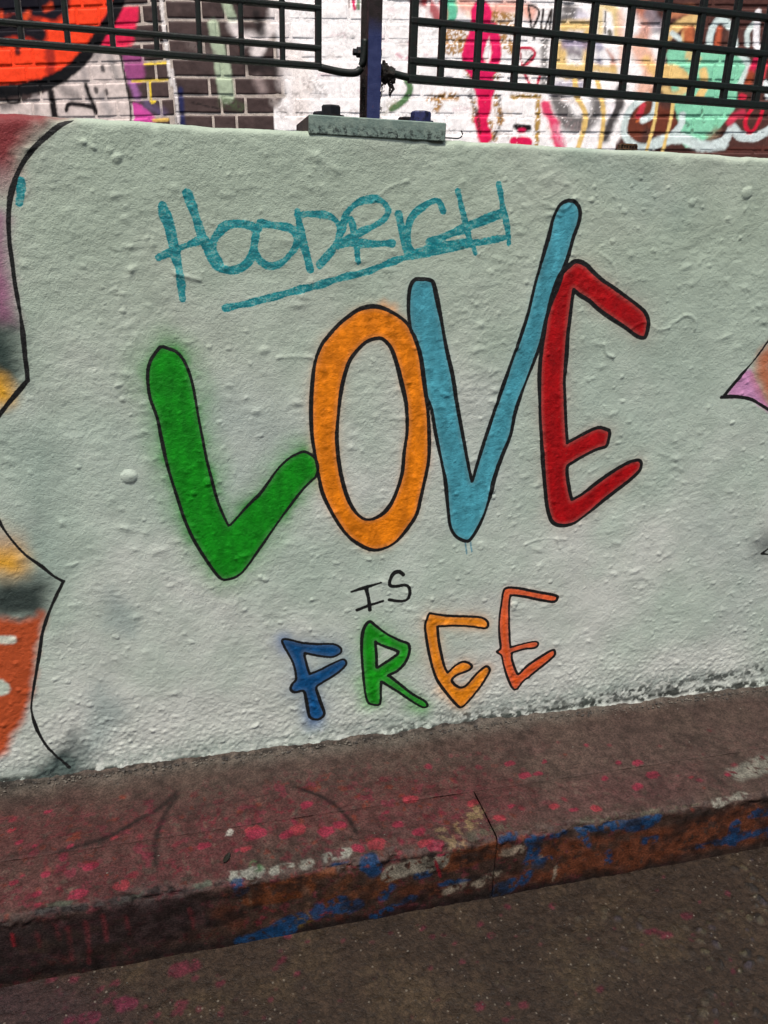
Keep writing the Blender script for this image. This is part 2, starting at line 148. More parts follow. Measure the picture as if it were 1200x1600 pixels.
GB = [
    ["L","p",[[-1.4532,0.5655],[-0.1999,0.5098],[-0.2538,0.3281],[-0.3214,0.2471],[-0.403,0.1673],[-0.5047,0.0966],[-0.6111,0.0513],[-0.7495,0.0275],[-1.5985,0.0071]],0.0,"f0401c",0.0081,1,0.0054,0],
    ["L","s",[[-1.0061,0.4451],[-0.6835,0.407],[-0.557,0.3895]],0.189,"0c0814",0.0162,1,0.0135,0],
    ["L","s",[[-0.8565,0.2725],[-0.7393,0.2764],[-0.6445,0.2525]],0.0972,"100a12",0.0162,1,0.0135,0],
    ["L","s",[[-0.7655,0.2042],[-0.7644,0.1725]],0.027,"100a12",0.0081,0.9,0.0054,0],
    ["L","s",[[-0.5961,0.186],[-0.6086,0.0673]],0.0486,"8a2018",0.0135,0.85,0.0081,0],
    ["L","s",[[-0.6845,0.3259],[-0.7002,0.3111]],0.027,"e04a20",0.0135,0.8,0.0081,0],
    ["L","s",[[-0.5972,0.3406],[-0.5622,0.357]],0.0216,"e04a20",0.0135,0.7,0.0081,0],
    ["L","s",[[-0.8212,0.3359],[-0.826,0.3103]],0.0216,"e04a20",0.0108,0.8,0.0081,0],
    ["L","p",[[-0.2805,0.3165],[-0.137,0.3363],[-0.155,0.2619],[-0.1865,0.1816],[-0.3142,0.1802],[-0.3594,0.2022]],0.0,"d8204a",0.0108,1,0.0081,0],
    ["L","p",[[-0.2371,0.1573],[-0.1366,0.1467],[-0.1419,0.0427],[-0.2197,0.0367]],0.0,"9c4a80",0.0162,0.85,0.0108,0],
    ["L","s",[[-0.1978,0.0309],[-0.1783,-0.0227]],0.0324,"b070b0",0.0135,0.7,0.0081,0],
    ["L","p",[[-0.204,-0.0489],[-0.1216,-0.0935],[-0.1036,-0.1371],[-0.2239,-0.1352]],0.0,"c84a98",0.0054,1,0.0054,0],
    ["L","s",[[-0.1345,-0.0637],[-0.0578,-0.1]],0.0378,"6a5a80",0.0216,0.6,0.0108,0],
    ["L","p",[[-1.0078,-0.0664],[-0.883,-0.0493],[-0.6886,-0.012],[-0.5087,0.0702],[-0.3958,0.1723],[-0.253,0.1578],[-0.23,0.058],[-0.2202,-0.0486],[-0.22,-0.1298],[-1.0178,-0.1169]],0.0,"cbbcb6",0.0054,1,0.004,0],
    ["L","s",[[-0.7055,-0.0116],[-0.7068,-0.0803]],0.027,"8a807e",0.0162,0.8,0.0081,0],
    ["L","s",[[-0.4382,0.1028],[-0.4261,-0.0445]],0.0324,"9a908e",0.0162,0.8,0.0081,0],
    ["L","s",[[-0.2955,0.1512],[-0.275,0.0591]],0.0324,"8c8684",0.0162,0.8,0.0081,0],
    ["L","s",[[-0.5506,0.0122],[-0.4884,-0.0162]],0.0378,"7a7270",0.0162,0.8,0.0081,0],
    ["L","s",[[-0.3568,-0.0189],[-0.3328,-0.087]],0.0432,"a39a98",0.0162,0.8,0.0081,0],
    ["L","s",[[-0.3679,0.1403],[-0.3323,0.1652]],0.027,"8a8482",0.0162,0.8,0.0081,0],
    ["L","s",[[-0.8845,-0.0576],[-0.7949,-0.0372]],0.027,"55504f",0.0162,0.8,0.0081,0],
    ["L","s",[[-0.3409,0.1003],[-0.3391,0.0897]],0.0216,"4a4444",0.0054,0.95,0.0027,0],
    ["L","s",[[-0.3855,0.0112],[-0.3837,0.0005]],0.0216,"4a4444",0.0054,0.95,0.0027,0],
    ["L","s",[[-0.3344,0.0021],[-0.3325,-0.0087]],0.0216,"4a4444",0.0054,0.95,0.0027,0],
    ["L","s",[[-0.6193,0.0002],[-0.6152,-0.1012]],0.0351,"151011",0.0081,1,0.0027,0],
    ["L","s",[[-0.5505,-0.0748],[-0.5334,-0.0506],[-0.4869,-0.0515],[-0.4126,-0.0665],[-0.3991,-0.0885]],0.0216,"151011",0.0054,1,0.0027,0],
    ["L","s",[[-0.4353,0.0311],[-0.4177,-0.0311],[-0.3976,-0.0776]],0.0189,"151011",0.0054,1,0.0027,0],
    ["L","s",[[-0.8582,-0.0084],[-0.8496,-0.0361],[-0.8017,-0.0371],[-0.7823,-0.0045]],0.0135,"151011",0.0054,1,0.0027,0],
    ["L","s",[[-0.2444,0.1498],[-0.2332,0.0581],[-0.2202,-0.0486],[-0.2233,-0.1297]],0.0108,"0d0b0b",0.004,1,0.0027,0],
    ["L","s",[[-1.0987,0.0022],[-0.8888,0.0115],[-0.7505,0.0221],[-0.612,0.0459],[-0.4981,0.0964],[-0.407,0.1622],[-0.322,0.2421],[-0.2554,0.3156],[-0.2009,0.4005]],0.0567,"08070a",0.0081,1,0.0054,0],
    ["L","s",[[-0.2001,0.0388],[-0.1167,0.0395],[-0.0214,0.0399]],0.0108,"d8b838",0.0027,1,0.0019,0],
    ["L","s",[[-0.1107,0.0367],[-0.1132,-0.0453],[-0.0939,-0.0457]],0.0108,"d8b838",0.0027,1,0.0019,0],
    ["L","s",[[-0.1283,0.1077],[-0.0144,0.1098]],0.0108,"d8b838",0.0027,1,0.0019,0],
    ["L","s",[[-0.1089,-0.1262],[-0.0378,-0.1246]],0.0135,"d8b05a",0.0027,1,0.0019,0],
    ["R","p",[[0.5294,0.5549],[1.2699,0.5655],[6.1974,0.6361],[6.9535,-0.7627],[0.5049,-0.7357],[0.5191,-0.0232],[0.4893,0.2107]],0.0,"faf4f2",0.0162,1,0.0081,0],
    ["L","s",[[-0.0216,0.4055],[-0.0183,0.2573],[-0.0124,0.1303],[-0.0038,0.0263]],0.0189,"d8d0cc",0.0027,1,0.0027,0.12],
    ["R","s",[[0.0018,0.0783],[0.0121,-0.0263],[0.0141,-0.1603]],0.0162,"d0c8c6",0.0027,0.95,0.0027,0.2],
    ["R","s",[[0.0352,0.0002],[0.032,-0.1602]],0.0243,"1c2450",0.0081,0.9,0.0027,0],  # blue shadow right of the white strip, painted into the brick colour
    ["R","s",[[0.2641,0.3829],[0.2772,0.3289],[0.2966,0.2794]],0.0405,"a9b79c",0.0081,0.9,0.0027,0],
    ["R","s",[[0.2063,0.2635],[0.2143,0.1828]],0.0459,"a9b79c",0.0081,0.9,0.0027,0],
    ["R","s",[[0.2226,0.1777],[0.2307,0.093]],0.0594,"a9b79c",0.0081,0.92,0.0027,0],
    ["R","s",[[0.2366,0.0931],[0.2458,-0.0196]],0.0729,"a9b79c",0.0081,0.95,0.0027,0],
    ["R","s",[[0.4925,0.3856],[0.4816,0.2863],[0.4405,0.223],[0.3923,0.146]],0.054,"f0e4e0",0.0162,0.9,0.0081,0],
    ["R","s",[[0.2977,0.2544],[0.3325,0.2143],[0.3903,0.2098]],0.0486,"ece0dc",0.0189,0.9,0.0081,0],
    ["R","s",[[0.4003,0.0342],[0.4133,0.0027]],0.0432,"9c8a86",0.0216,0.8,0.0081,0],
    ["R","s",[[0.1043,0.1818],[0.188,0.1442]],0.0432,"6e625e",0.0216,0.6,0.0135,0.3],
    ["R","s",[[0.3606,0.107],[0.4775,0.0949]],0.054,"1c1616",0.0216,0.8,0.0135,0.1],
    ["R","s",[[0.4022,0.3104],[0.4209,0.2354]],0.0378,"1a1414",0.0162,0.85,0.0108,0.1],
    ["R","s",[[0.5175,0.3117],[0.5277,0.16],[0.5038,0.0297]],0.0486,"c8bcb8",0.0216,0.7,0.0135,0.15],
    ["R","s",[[0.232,-0.0462],[0.3134,-0.0725]],0.0378,"4a5a3c",0.0162,0.7,0.0135,0.4],
    ["R","s",[[0.47,-0.0502],[0.5123,-0.1038]],0.0378,"b0a49e",0.0162,0.7,0.0135,0.35],
    ["R","s",[[0.0834,-0.0524],[0.1998,-0.0785]],0.0081,"0d0b0b",0.0027,0.8,0.0054,0.3],
    ["R","s",[[0.5832,0.362],[0.6009,0.3721]],0.0108,"b8aaa4",0.0081,0.5,0.0135,0.45],
    ["R","s",[[0.9796,0.2128],[1.0181,0.2106]],0.0189,"e8c8cc",0.0081,0.5,0.0135,0.45],
    ["R","s",[[1.3933,0.057],[1.4538,0.0654]],0.027,"a89a96",0.0081,0.5,0.0135,0.45],
    ["R","s",[[0.5964,-0.1115],[0.6778,-0.1166]],0.0108,"d8b8bc",0.0081,0.5,0.0135,0.45],
    ["R","s",[[1.0121,0.2944],[1.0473,0.2998]],0.0189,"8c8280",0.0081,0.5,0.0135,0.45],
    ["R","s",[[1.4232,0.1416],[1.481,0.1342]],0.027,"f0dcc8",0.0081,0.5,0.0135,0.45],
    ["R","s",[[0.6327,-0.0252],[0.7108,-0.0221]],0.0108,"b8aaa4",0.0081,0.5,0.0135,0.45],
    ["R","s",[[1.0465,-0.1892],[1.0805,-0.2002]],0.0189,"e8c8cc",0.0081,0.5,0.0135,0.45],
    ["R","s",[[1.4527,0.2249],[1.5066,0.2254]],0.027,"a89a96",0.0081,0.5,0.0135,0.45],
    ["R","s",[[0.6685,0.0598],[0.7432,0.0708]],0.0108,"d8b8bc",0.0081,0.5,0.0135,0.45],
    ["R","s",[[1.0797,-0.1011],[1.1104,-0.1036]],0.0189,"8c8280",0.0081,0.5,0.0135,0.45],
    ["R","s",[[1.4817,0.307],[1.5319,0.3151]],0.027,"f0dcc8",0.0081,0.5,0.0135,0.45],
    ["R","s",[[0.7037,0.1434],[0.7745,0.1388]],0.0108,"b8aaa4",0.0081,0.5,0.0135,0.45],
    ["R","s",[[1.1125,-0.0143],[1.1397,-0.0088]],0.0189,"e8c8cc",0.0081,0.5,0.0135,0.45],
    ["R","s",[[1.5395,-0.1791],[1.59,-0.1872]],0.027,"a89a96",0.0081,0.5,0.0135,0.45],
    ["R","s",[[0.7383,0.2258],[0.8059,0.229]],0.0108,"d8b8bc",0.0081,0.5,0.0135,0.45],
    ["R","s",[[1.1447,0.0711],[1.169,0.0607]],0.0189,"8c8280",0.0081,0.5,0.0135,0.45],
    ["R","s",[[1.569,-0.0904],[1.6155,-0.0902]],0.027,"f0dcc8",0.0081,0.5,0.0135,0.45],
    ["R","s",[[0.7725,0.3069],[0.8367,0.3176]],0.0108,"b8aaa4",0.0081,0.5,0.0135,0.45],
    ["R","s",[[1.1764,0.1552],[1.1974,0.1528]],0.0189,"e8c8cc",0.0081,0.5,0.0135,0.45],
    ["R","s",[[1.5981,-0.0032],[1.6406,0.0051]],0.027,"a89a96",0.0081,0.5,0.0135,0.45],
    ["R","s",[[0.795,-0.1736],[0.8591,-0.1788]],0.0108,"d8b8bc",0.0081,0.5,0.0135,0.45],
    ["R","s",[[1.2076,0.238],[1.2253,0.2433]],0.0189,"8c8280",0.0081,0.5,0.0135,0.45],
    ["R","s",[[1.6266,0.0826],[1.6669,0.0749]],0.027,"f0dcc8",0.0081,0.5,0.0135,0.45],
    ["R","s",[[0.8301,-0.086],[0.8908,-0.083]],0.0108,"b8aaa4",0.0081,0.5,0.0135,0.45],
    ["R","s",[[1.2383,0.3195],[1.3184,0.3103]],0.0189,"e8c8cc",0.0081,0.5,0.0135,0.45],
    ["R","s",[[1.6548,0.1671],[1.6912,0.1674]],0.027,"a89a96",0.0081,0.5,0.0135,0.45],
    ["R","s",[[0.8646,0.0002],[0.9219,0.0112]],0.0108,"d8b8bc",0.0081,0.5,0.0135,0.45],
    ["R","s",[[1.2839,-0.1634],[1.3646,-0.1658]],0.0189,"8c8280",0.0081,0.5,0.0135,0.45],
    ["R","s",[[1.6825,0.2503],[1.715,0.2583]],0.027,"f0dcc8",0.0081,0.5,0.0135,0.45],
    ["R","s",[[0.8986,0.0851],[0.9524,0.0802]],0.0108,"b8aaa4",0.0081,0.5,0.0135,0.45],
    ["R","s",[[1.3153,-0.0753],[1.392,-0.0695]],0.0189,"e8c8cc",0.0081,0.5,0.0135,0.45],
    ["R","s",[[1.7097,0.3322],[1.7402,0.3249]],0.027,"a89a96",0.0081,0.5,0.0135,0.45],
    ["R","s",[[0.932,0.1686],[0.9825,0.1717]],0.0108,"d8b8bc",0.0081,0.5,0.0135,0.45],
    ["R","s",[[1.3462,0.0113],[1.4199,0.0011]],0.0189,"8c8280",0.0081,0.5,0.0135,0.45],
    ["R","s",[[1.7789,-0.153],[1.8072,-0.1529]],0.027,"f0dcc8",0.0081,0.5,0.0135,0.45],
    ["R","s",[[0.965,0.2509],[1.0121,0.2615]],0.0108,"b8aaa4",0.0081,0.5,0.0135,0.45],
    ["R","s",[[1.3766,0.0966],[1.4464,0.0945]],0.0189,"e8c8cc",0.0081,0.5,0.0135,0.45],
    ["R","s",[[0.583,-0.0711],[0.6073,-0.0629]],0.027,"a89a96",0.0081,0.5,0.0135,0.45],
    ["R","s",[[0.9974,0.3319],[1.0413,0.3274]],0.0108,"d8b8bc",0.0081,0.5,0.0135,0.45],
    ["R","s",[[1.4065,0.1806],[1.4725,0.1863]],0.0189,"8c8280",0.0081,0.5,0.0135,0.45],
    ["R","s",[[0.6192,0.0146],[0.6398,0.0068]],0.027,"f0dcc8",0.0081,0.5,0.0135,0.45],
    ["R","s",[[1.031,-0.1478],[1.0739,-0.1449]],0.0108,"b8aaa4",0.0081,0.5,0.0135,0.45],
    ["R","s",[[1.436,0.2632],[1.4992,0.2536]],0.0189,"e8c8cc",0.0081,0.5,0.0135,0.45],
    ["R","s",[[0.6549,0.0989],[0.6727,0.099]],0.027,"a89a96",0.0081,0.5,0.0135,0.45],
    ["R","s",[[1.0642,-0.0604],[1.1037,-0.0493]],0.0108,"d8b8bc",0.0081,0.5,0.0135,0.45],
    ["R","s",[[0.5442,0.1343],[0.5951,0.0828],[0.5877,-0.1035]],0.0972,"f2e6e0",0.027,0.8,0.0081,0],
    ["R","s",[[0.6228,0.0305],[0.6816,0.0044]],0.054,"8a807c",0.0162,0.55,0.0108,0.5],
    ["R","s",[[0.6043,0.3126],[0.6614,0.2882]],0.0432,"8a807c",0.0162,0.4,0.0108,0.6],
    ["R","s",[[0.567,-0.023],[0.5877,-0.1035]],0.0432,"8a807c",0.0135,0.5,0.0108,0.5],
    ["R","s",[[0.7765,0.2262],[0.8528,0.2218]],0.0189,"6a6260",0.0081,0.5,0.0081,0.5],
    ["R","s",[[0.8379,0.3897],[0.8486,0.3303]],0.0135,"d4205a",0.0027,1,0.0014,0],
    ["R","s",[[0.8639,0.3851],[0.8661,0.333]],0.0162,"4a6a3a",0.0027,0.9,0.0014,0],
    ["R","s",[[0.8234,0.3846],[0.8254,0.335]],0.0081,"7a5a50",0.0027,0.8,0.0014,0],
    ["R","s",[[1.0994,0.3779],[1.1436,0.356],[1.1816,0.3615]],0.027,"7a3a38",0.0108,0.8,0.0054,0],
    ["R","s",[[1.1727,0.3688],[1.2055,0.3392],[1.23,0.2992]],0.0432,"a83038",0.0108,0.9,0.0081,0],
    ["R","s",[[1.1875,0.3615],[1.1769,0.2936]],0.0162,"f0dcd8",0.0054,0.9,0.0027,0],
    ["R","s",[[1.2863,0.395],[1.2943,0.3251],[1.2774,0.2947]],0.054,"68c4a0",0.0027,1,0.0027,0],
    ["R","s",[[1.2462,0.3597],[1.2652,0.3097],[1.2481,0.2842]],0.027,"b02c38",0.0081,0.9,0.0054,0],
    ["R","s",[[1.3464,0.3558],[1.454,0.3269],[1.5716,0.3483],[1.6625,0.3241]],0.0594,"eb9a80",0.0189,0.8,0.0081,0],
    ["R","s",[[1.3655,0.3158],[1.4851,0.2968],[1.6178,0.3236]],0.0216,"f4dcc8",0.0081,0.8,0.0054,0],
    ["R","s",[[1.2669,0.2437],[1.3833,0.2397]],0.054,"a87838",0.0081,0.95,0.0135,0.42],
    ["R","s",[[1.2802,0.1924],[1.3766,0.1777]],0.0702,"a87838",0.0081,0.95,0.0135,0.42],
    ["R","s",[[1.5013,0.2716],[1.5917,0.2597]],0.0594,"a87838",0.0081,0.95,0.0135,0.42],
    ["R","s",[[1.5041,0.2151],[1.5808,0.1899]],0.0594,"a87838",0.0081,0.95,0.0135,0.42],
    ["R","s",[[1.3888,0.0941],[1.4368,0.036]],0.0486,"a87838",0.0081,0.95,0.0135,0.42],
    ["R","s",[[1.1949,-0.0326],[1.3227,-0.0184]],0.027,"a87838",0.0081,0.95,0.0135,0.42],
    ["R","s",[[1.2556,-0.0188],[1.2264,-0.0785]],0.0324,"a87838",0.0081,0.95,0.0135,0.42],
    ["R","s",[[1.506,-0.0065],[1.543,-0.1263]],0.027,"a87838",0.0081,0.95,0.0135,0.42],
    ["R","s",[[1.4095,-0.0449],[1.4189,-0.1269]],0.0216,"a87838",0.0081,0.95,0.0135,0.42],
    ["R","s",[[1.467,0.0415],[1.5115,0.0685]],0.0486,"a87838",0.0081,0.95,0.0135,0.42],
    ["R","s",[[1.4909,-0.1404],[1.5091,-0.1959]],0.0378,"a87838",0.0081,0.95,0.0135,0.42],
    ["R","s",[[1.4842,0.3171],[1.5743,0.3029]],0.0324,"a87838",0.0081,0.95,0.0135,0.42],
    ["R","s",[[1.4305,0.3216],[1.4276,0.2504],[1.4062,0.1883],[1.3963,0.1362],[1.4415,0.068],[1.4593,0.0094]],0.0972,"e0185c",0.0054,1,0.0054,0.03],
    ["R","s",[[1.487,0.2586],[1.5058,0.1814],[1.5,0.116],[1.452,0.0361]],0.0486,"e0185c",0.0054,1,0.0054,0.03],
    ["R","s",[[1.463,-0.0041],[1.466,-0.0718],[1.4499,-0.1267],[1.4685,-0.1961]],0.0648,"dc1450",0.0081,1,0.0135,0.12],
    ["R","s",[[1.3931,-0.018],[1.4271,-0.0994],[1.4461,-0.1822]],0.0162,"3a2418",0.0054,0.8,0.0081,0.4],
    ["R","s",[[1.5312,-0.0171],[1.543,-0.1263],[1.5154,-0.1959]],0.0135,"3a2418",0.0054,0.8,0.0081,0.4],
    ["R","s",[[1.0877,0.0469],[1.1062,0.0071],[1.0732,-0.0414],[1.0186,-0.0742]],0.0297,"3d6a34",0.0054,0.95,0.0027,0.15],
    ["R","s",[[0.982,-0.0879],[1.0276,-0.0471]],0.0378,"8a8060",0.0162,0.5,0.0081,0.4],
    ["R","s",[[1.042,0.1515],[1.0869,0.1336],[1.1075,0.165],[1.1013,0.1959]],0.0135,"d8708a",0.0054,0.6,0.0054,0.3],
    ["R","s",[[1.0567,0.1904],[1.1012,0.2011]],0.0243,"8a7a78",0.0108,0.5,0.0081,0.4],
    ["R","s",[[1.6175,0.1824],[1.6306,0.117],[1.6422,0.0774]],0.0081,"b01c34",0.0027,1,0.0027,0],
    ["R","s",[[1.6265,0.1825],[1.6721,0.1803],[1.6919,0.157],[1.6638,0.1226],[1.6345,0.1039],[1.669,0.0429],[1.6896,0.0108]],0.0135,"c01c40",0.004,1,0.0027,0],
    ["R","s",[[1.6343,0.1065],[1.6799,0.1542]],0.0081,"2a2020",0.0027,1,0.0014,0],
    ["R","s",[[1.7077,0.0163],[1.7197,0.0647]],0.0135,"c01c40",0.004,1,0.0027,0],
    ["R","s",[[1.6162,0.1037],[1.7144,0.0965]],0.0108,"c01c40",0.004,1,0.0027,0],
    ["R","s",[[1.6456,0.3542],[1.6698,0.2604],[1.6844,0.222]],0.0108,"2a2220",0.0027,1,0.0014,0],
    ["R","s",[[1.6486,0.3542],[1.685,0.3446],[1.6987,0.3194],[1.6782,0.2682]],0.0108,"2a2220",0.0027,1,0.0014,0],
    ["R","s",[[1.7183,0.3374],[1.7124,0.2532],[1.7278,0.2482],[1.7572,0.3378],[1.7523,0.2433]],0.0108,"2a2220",0.0027,1,0.0014,0],
    ["R","s",[[1.7348,0.2354],[1.7382,0.1047],[1.7492,0.0381]],0.0351,"4a4440",0.0135,0.8,0.0108,0.35],
    ["R","s",[[1.826,0.3385],[1.8725,0.3213],[1.8141,0.3003]],0.0486,"383030",0.0162,0.85,0.0108,0.2],
    ["R","s",[[1.8879,0.3164],[1.9094,0.3115]],0.0378,"e8e0ec",0.0162,0.9,0.0054,0],
    ["R","s",[[1.8166,0.2696],[1.9369,0.276],[1.9265,0.2242]],0.0432,"e2bd74",0.0135,0.95,0.0081,0],
    ["R","s",[[1.8084,0.1841],[1.8311,0.0921],[1.9392,0.0876]],0.0648,"e2bd74",0.0135,0.95,0.0081,0],
    ["R","s",[[1.9357,0.2243],[1.9387,0.0929]],0.0378,"e2bd74",0.0135,0.9,0.0081,0],
    ["R","s",[[1.8373,0.2026],[1.8815,0.2186],[1.9289,0.1982]],0.054,"8a7c98",0.0162,0.85,0.0081,0],
    ["R","s",[[1.8612,0.1715],[1.9018,0.1614]],0.0324,"5a4c58",0.0135,0.8,0.0081,0],
    ["R","s",[[2.0133,0.3584],[2.0586,0.3284],[2.0787,0.2257]],0.0378,"e6c884",0.0108,0.9,0.0054,0],
    ["R","s",[[1.9837,0.353],[1.9939,0.2508]],0.027,"e6c884",0.0108,0.8,0.0054,0],
    ["R","s",[[2.0098,0.333],[2.0157,0.2458]],0.0081,"2a2220",0.0027,0.9,0.0014,0],
    ["R","s",[[2.0364,0.2512],[2.0405,0.2409]],0.0216,"4a4430",0.0054,0.9,0.0027,0],
    ["R","s",[[2.0828,0.3287],[2.1116,0.1209]],0.0324,"f0c4b0",0.0135,0.8,0.0081,0],
    ["R","s",[[1.9863,0.204],[2.0091,0.1597],[2.0007,0.12]],0.0378,"8a88a0",0.0162,0.85,0.0081,0],
    ["R","s",[[2.0322,0.173],[2.0601,0.1416],[2.0707,0.0993]],0.0216,"b87058",0.0108,0.8,0.0081,0],
    ["R","s",[[2.0152,0.1597],[2.036,0.1361]],0.0378,"fbf6f6",0.0081,1,0.0027,0],
    ["R","s",[[1.9684,0.1038],[2.0774,0.094]],0.0378,"e2bd74",0.0108,0.9,0.0081,0],
    ["R","s",[[1.7913,0.0115],[1.9132,0.0339]],0.054,"9088a0",0.0162,0.7,0.0081,0],
    ["R","s",[[1.8151,-0.0154],[1.8634,-0.111],[1.9443,-0.1384],[2.0032,-0.0965],[2.0122,-0.0279]],0.0702,"2c2422",0.0189,0.85,0.0162,0.25],
    ["R","s",[[1.841,-0.0289],[1.9199,-0.042]],0.027,"e0d4d0",0.0108,0.8,0.0081,0.3],
    ["R","s",[[1.8489,-0.125],[1.931,-0.1664]],0.0648,"a08888",0.0216,0.4,0.0135,0.5],
    ["R","s",[[2.1171,0.0136],[2.112,-0.0547],[2.0847,-0.1239],[2.0571,-0.194]],0.0486,"241c1c",0.0135,0.95,0.0081,0.08],
    ["R","s",[[2.0869,-0.0548],[2.0718,-0.0907]],0.0216,"f2e8ea",0.0054,1,0.0027,0],
    ["R","s",[[1.8882,0.0712],[1.9051,-0.0149],[1.9518,-0.083],[1.9545,-0.1467],[1.9315,-0.2425]],0.0243,"e2bd74",0.004,1,0.0027,0],
    ["R","s",[[1.99,0.072],[2.0233,-0.0142],[2.0455,-0.1102],[2.0373,-0.2507]],0.0216,"e2bd74",0.004,1,0.0027,0],
    ["R","s",[[1.593,-0.0222],[1.6605,-0.0164],[1.7255,-0.0187]],0.0216,"b08a48",0.0054,1,0.0054,0.35],
    ["R","s",[[1.7201,-0.0296],[1.7237,-0.1255],[1.7252,-0.2374]],0.0243,"b08a48",0.0054,1,0.0054,0.35],
    ["R","s",[[1.7593,-0.0566],[1.7846,-0.1031],[1.8072,-0.1529],[1.8386,-0.2314]],0.0459,"e0205c",0.0108,0.95,0.0135,0.15],
    ["R","s",[[1.8197,-0.1529],[1.8576,-0.2313]],0.0378,"f0a0b4",0.0135,0.6,0.0135,0.3],
    ["R","s",[[1.619,-0.1481],[1.6818,-0.1534]],0.027,"1c1418",0.0054,1,0.0054,0.15],
    ["R","s",[[1.6387,-0.1647],[1.6575,-0.1647]],0.0216,"d81850",0.0054,1,0.0027,0],
    ["R","s",[[1.6167,-0.2152],[1.6796,-0.215]],0.0486,"d81850",0.0054,1,0.0054,0.15],
    ["R","p",[[2.1499,0.5294],[6.225,0.585],[6.9535,-0.7627],[2.2164,-0.7429],[2.1827,-0.1514],[2.2296,-0.0129],[2.3099,0.0957],[2.2709,0.2793]],0.0,"4e302a",0.0162,1,0.0108,0],
    ["R","s",[[2.1705,0.355],[2.2084,0.2916],[2.2009,0.2268]],0.0648,"c07860",0.0216,0.8,0.0108,0],
    ["R","s",[[2.2195,0.325],[2.2648,0.2793]],0.054,"8a8088",0.0162,0.8,0.0108,0],
    ["R","s",[[2.1826,0.2005],[2.2477,0.0953],[2.228,0.0007]],0.081,"eeb498",0.0216,0.9,0.0108,0],
    ["R","s",[[2.2274,0.1351],[2.2805,0.0821]],0.0432,"ecc078",0.0162,0.9,0.0081,0],
    ["R","s",[[2.3082,0.2278],[2.3626,0.2803],[2.4488,0.3198]],0.0432,"e6c080",0.0081,0.95,0.0054,0],
    ["R","s",[[2.3936,0.1893],[2.3907,0.2546],[2.4376,0.2914],[2.4682,0.2293]],0.0162,"e6c080",0.0054,0.95,0.0027,0],
    ["R","s",[[2.4121,0.2549],[2.428,0.208]],0.054,"c06840",0.0162,0.9,0.0081,0],
    ["R","s",[[2.3252,0.3313],[2.4147,0.345]],0.0432,"c8805c",0.0135,0.9,0.0081,0],
    ["R","p",[[2.3308,0.1966],[2.4983,0.1929],[2.5885,0.1725],[2.6926,0.1468],[2.7173,0.0934],[2.689,0.0173],[2.6939,-0.0515],[2.637,-0.1354],[2.5814,-0.1922],[2.4717,-0.2352],[2.4278,-0.1504],[2.381,-0.0394],[2.3476,0.0692]],0.0,"86ceaa",0.0054,1,0.0054,0.0],
    ["R","s",[[2.3199,0.0905],[2.3969,0.0749],[2.4264,0.0427]],0.0648,"eec47c",0.0081,0.95,0.0081,0],
    ["R","s",[[2.4251,0.1632],[2.4755,0.1371]],0.0324,"e6c080",0.0108,0.8,0.0108,0.2],
    ["R","s",[[2.336,0.015],[2.3703,-0.0066],[2.4365,0.0156]],0.0378,"e2c080",0.0108,0.9,0.0108,0.15],
    ["R","s",[[2.5071,0.0919],[2.5226,0.0298],[2.5042,-0.0167]],0.0378,"eec47c",0.0081,0.95,0.0081,0.1],
    ["R","s",[[2.5218,-0.0718],[2.5452,-0.1218]],0.0135,"3a4038",0.0054,0.7,0.0081,0.4],
    ["R","s",[[2.4494,-0.1223],[2.4937,-0.1642]],0.0135,"3a4038",0.0054,0.7,0.0081,0.4],
    ["R","s",[[2.3797,0.1096],[2.4493,0.1021]],0.0054,"4a5a50",0.0027,0.7,0.0054,0.3],
    ["R","s",[[2.5215,0.2036],[2.5252,0.2612],[2.561,0.3081],[2.616,0.2725],[2.6456,0.2047]],0.0324,"cfdedb",0.0054,1,0.0027,0],
    ["R","s",[[2.5609,0.2693],[2.562,0.1829]],0.027,"b8583a",0.0081,1,0.004,0],
    ["R","s",[[2.607,0.2515],[2.6052,0.2044]],0.027,"5a3c34",0.0081,0.9,0.0054,0],
    ["R","s",[[2.3361,0.2489],[2.3697,0.2284],[2.378,0.2128]],0.0216,"cfdcd8",0.0054,1,0.0027,0],
    ["R","s",[[2.7078,0.2053],[2.6989,0.2576],[2.7293,0.297]],0.0243,"cfdcd8",0.0054,1,0.0027,0],
    ["R","s",[[2.7349,0.3357],[2.7523,0.2004],[2.7978,0.1902]],0.0297,"f2eef0",0.0054,1,0.0027,0],
    ["R","s",[[2.6766,0.168],[2.7285,0.1204],[2.716,0.0826],[2.698,0.0391]],0.027,"d4e4de",0.0054,1,0.0027,0],
    ["R","s",[[2.7615,0.1474],[2.7447,0.099]],0.0324,"c8204a",0.0081,1,0.0027,0],
    ["R","s",[[2.7421,0.0774],[2.736,0.0394]],0.0378,"9a4426",0.0108,0.9,0.0081,0],
    ["R","s",[[2.7984,0.0453],[2.8093,0.1264]],0.027,"d8404a",0.0081,0.9,0.0054,0],
    ["R","s",[[2.7125,-0.01],[2.7262,-0.0154]],0.027,"d42c44",0.0054,1,0.0054,0],
    ["R","s",[[2.8237,0.0454],[2.8462,-0.0092]],0.027,"e2eaea",0.0054,1,0.0027,0],
    ["R","s",[[2.3621,-0.1366],[2.2536,-0.0815],[2.2174,-0.0955],[2.1938,-0.1654]],0.108,"6a3424",0.0162,1,0.0108,0],
    ["R","s",[[2.2314,-0.054],[2.2174,-0.0955]],0.0297,"c83a48",0.0081,1,0.0054,0],
    ["R","s",[[2.2112,-0.1233],[2.2637,-0.1119]],0.0081,"d8703c",0.004,0.9,0.0054,0],
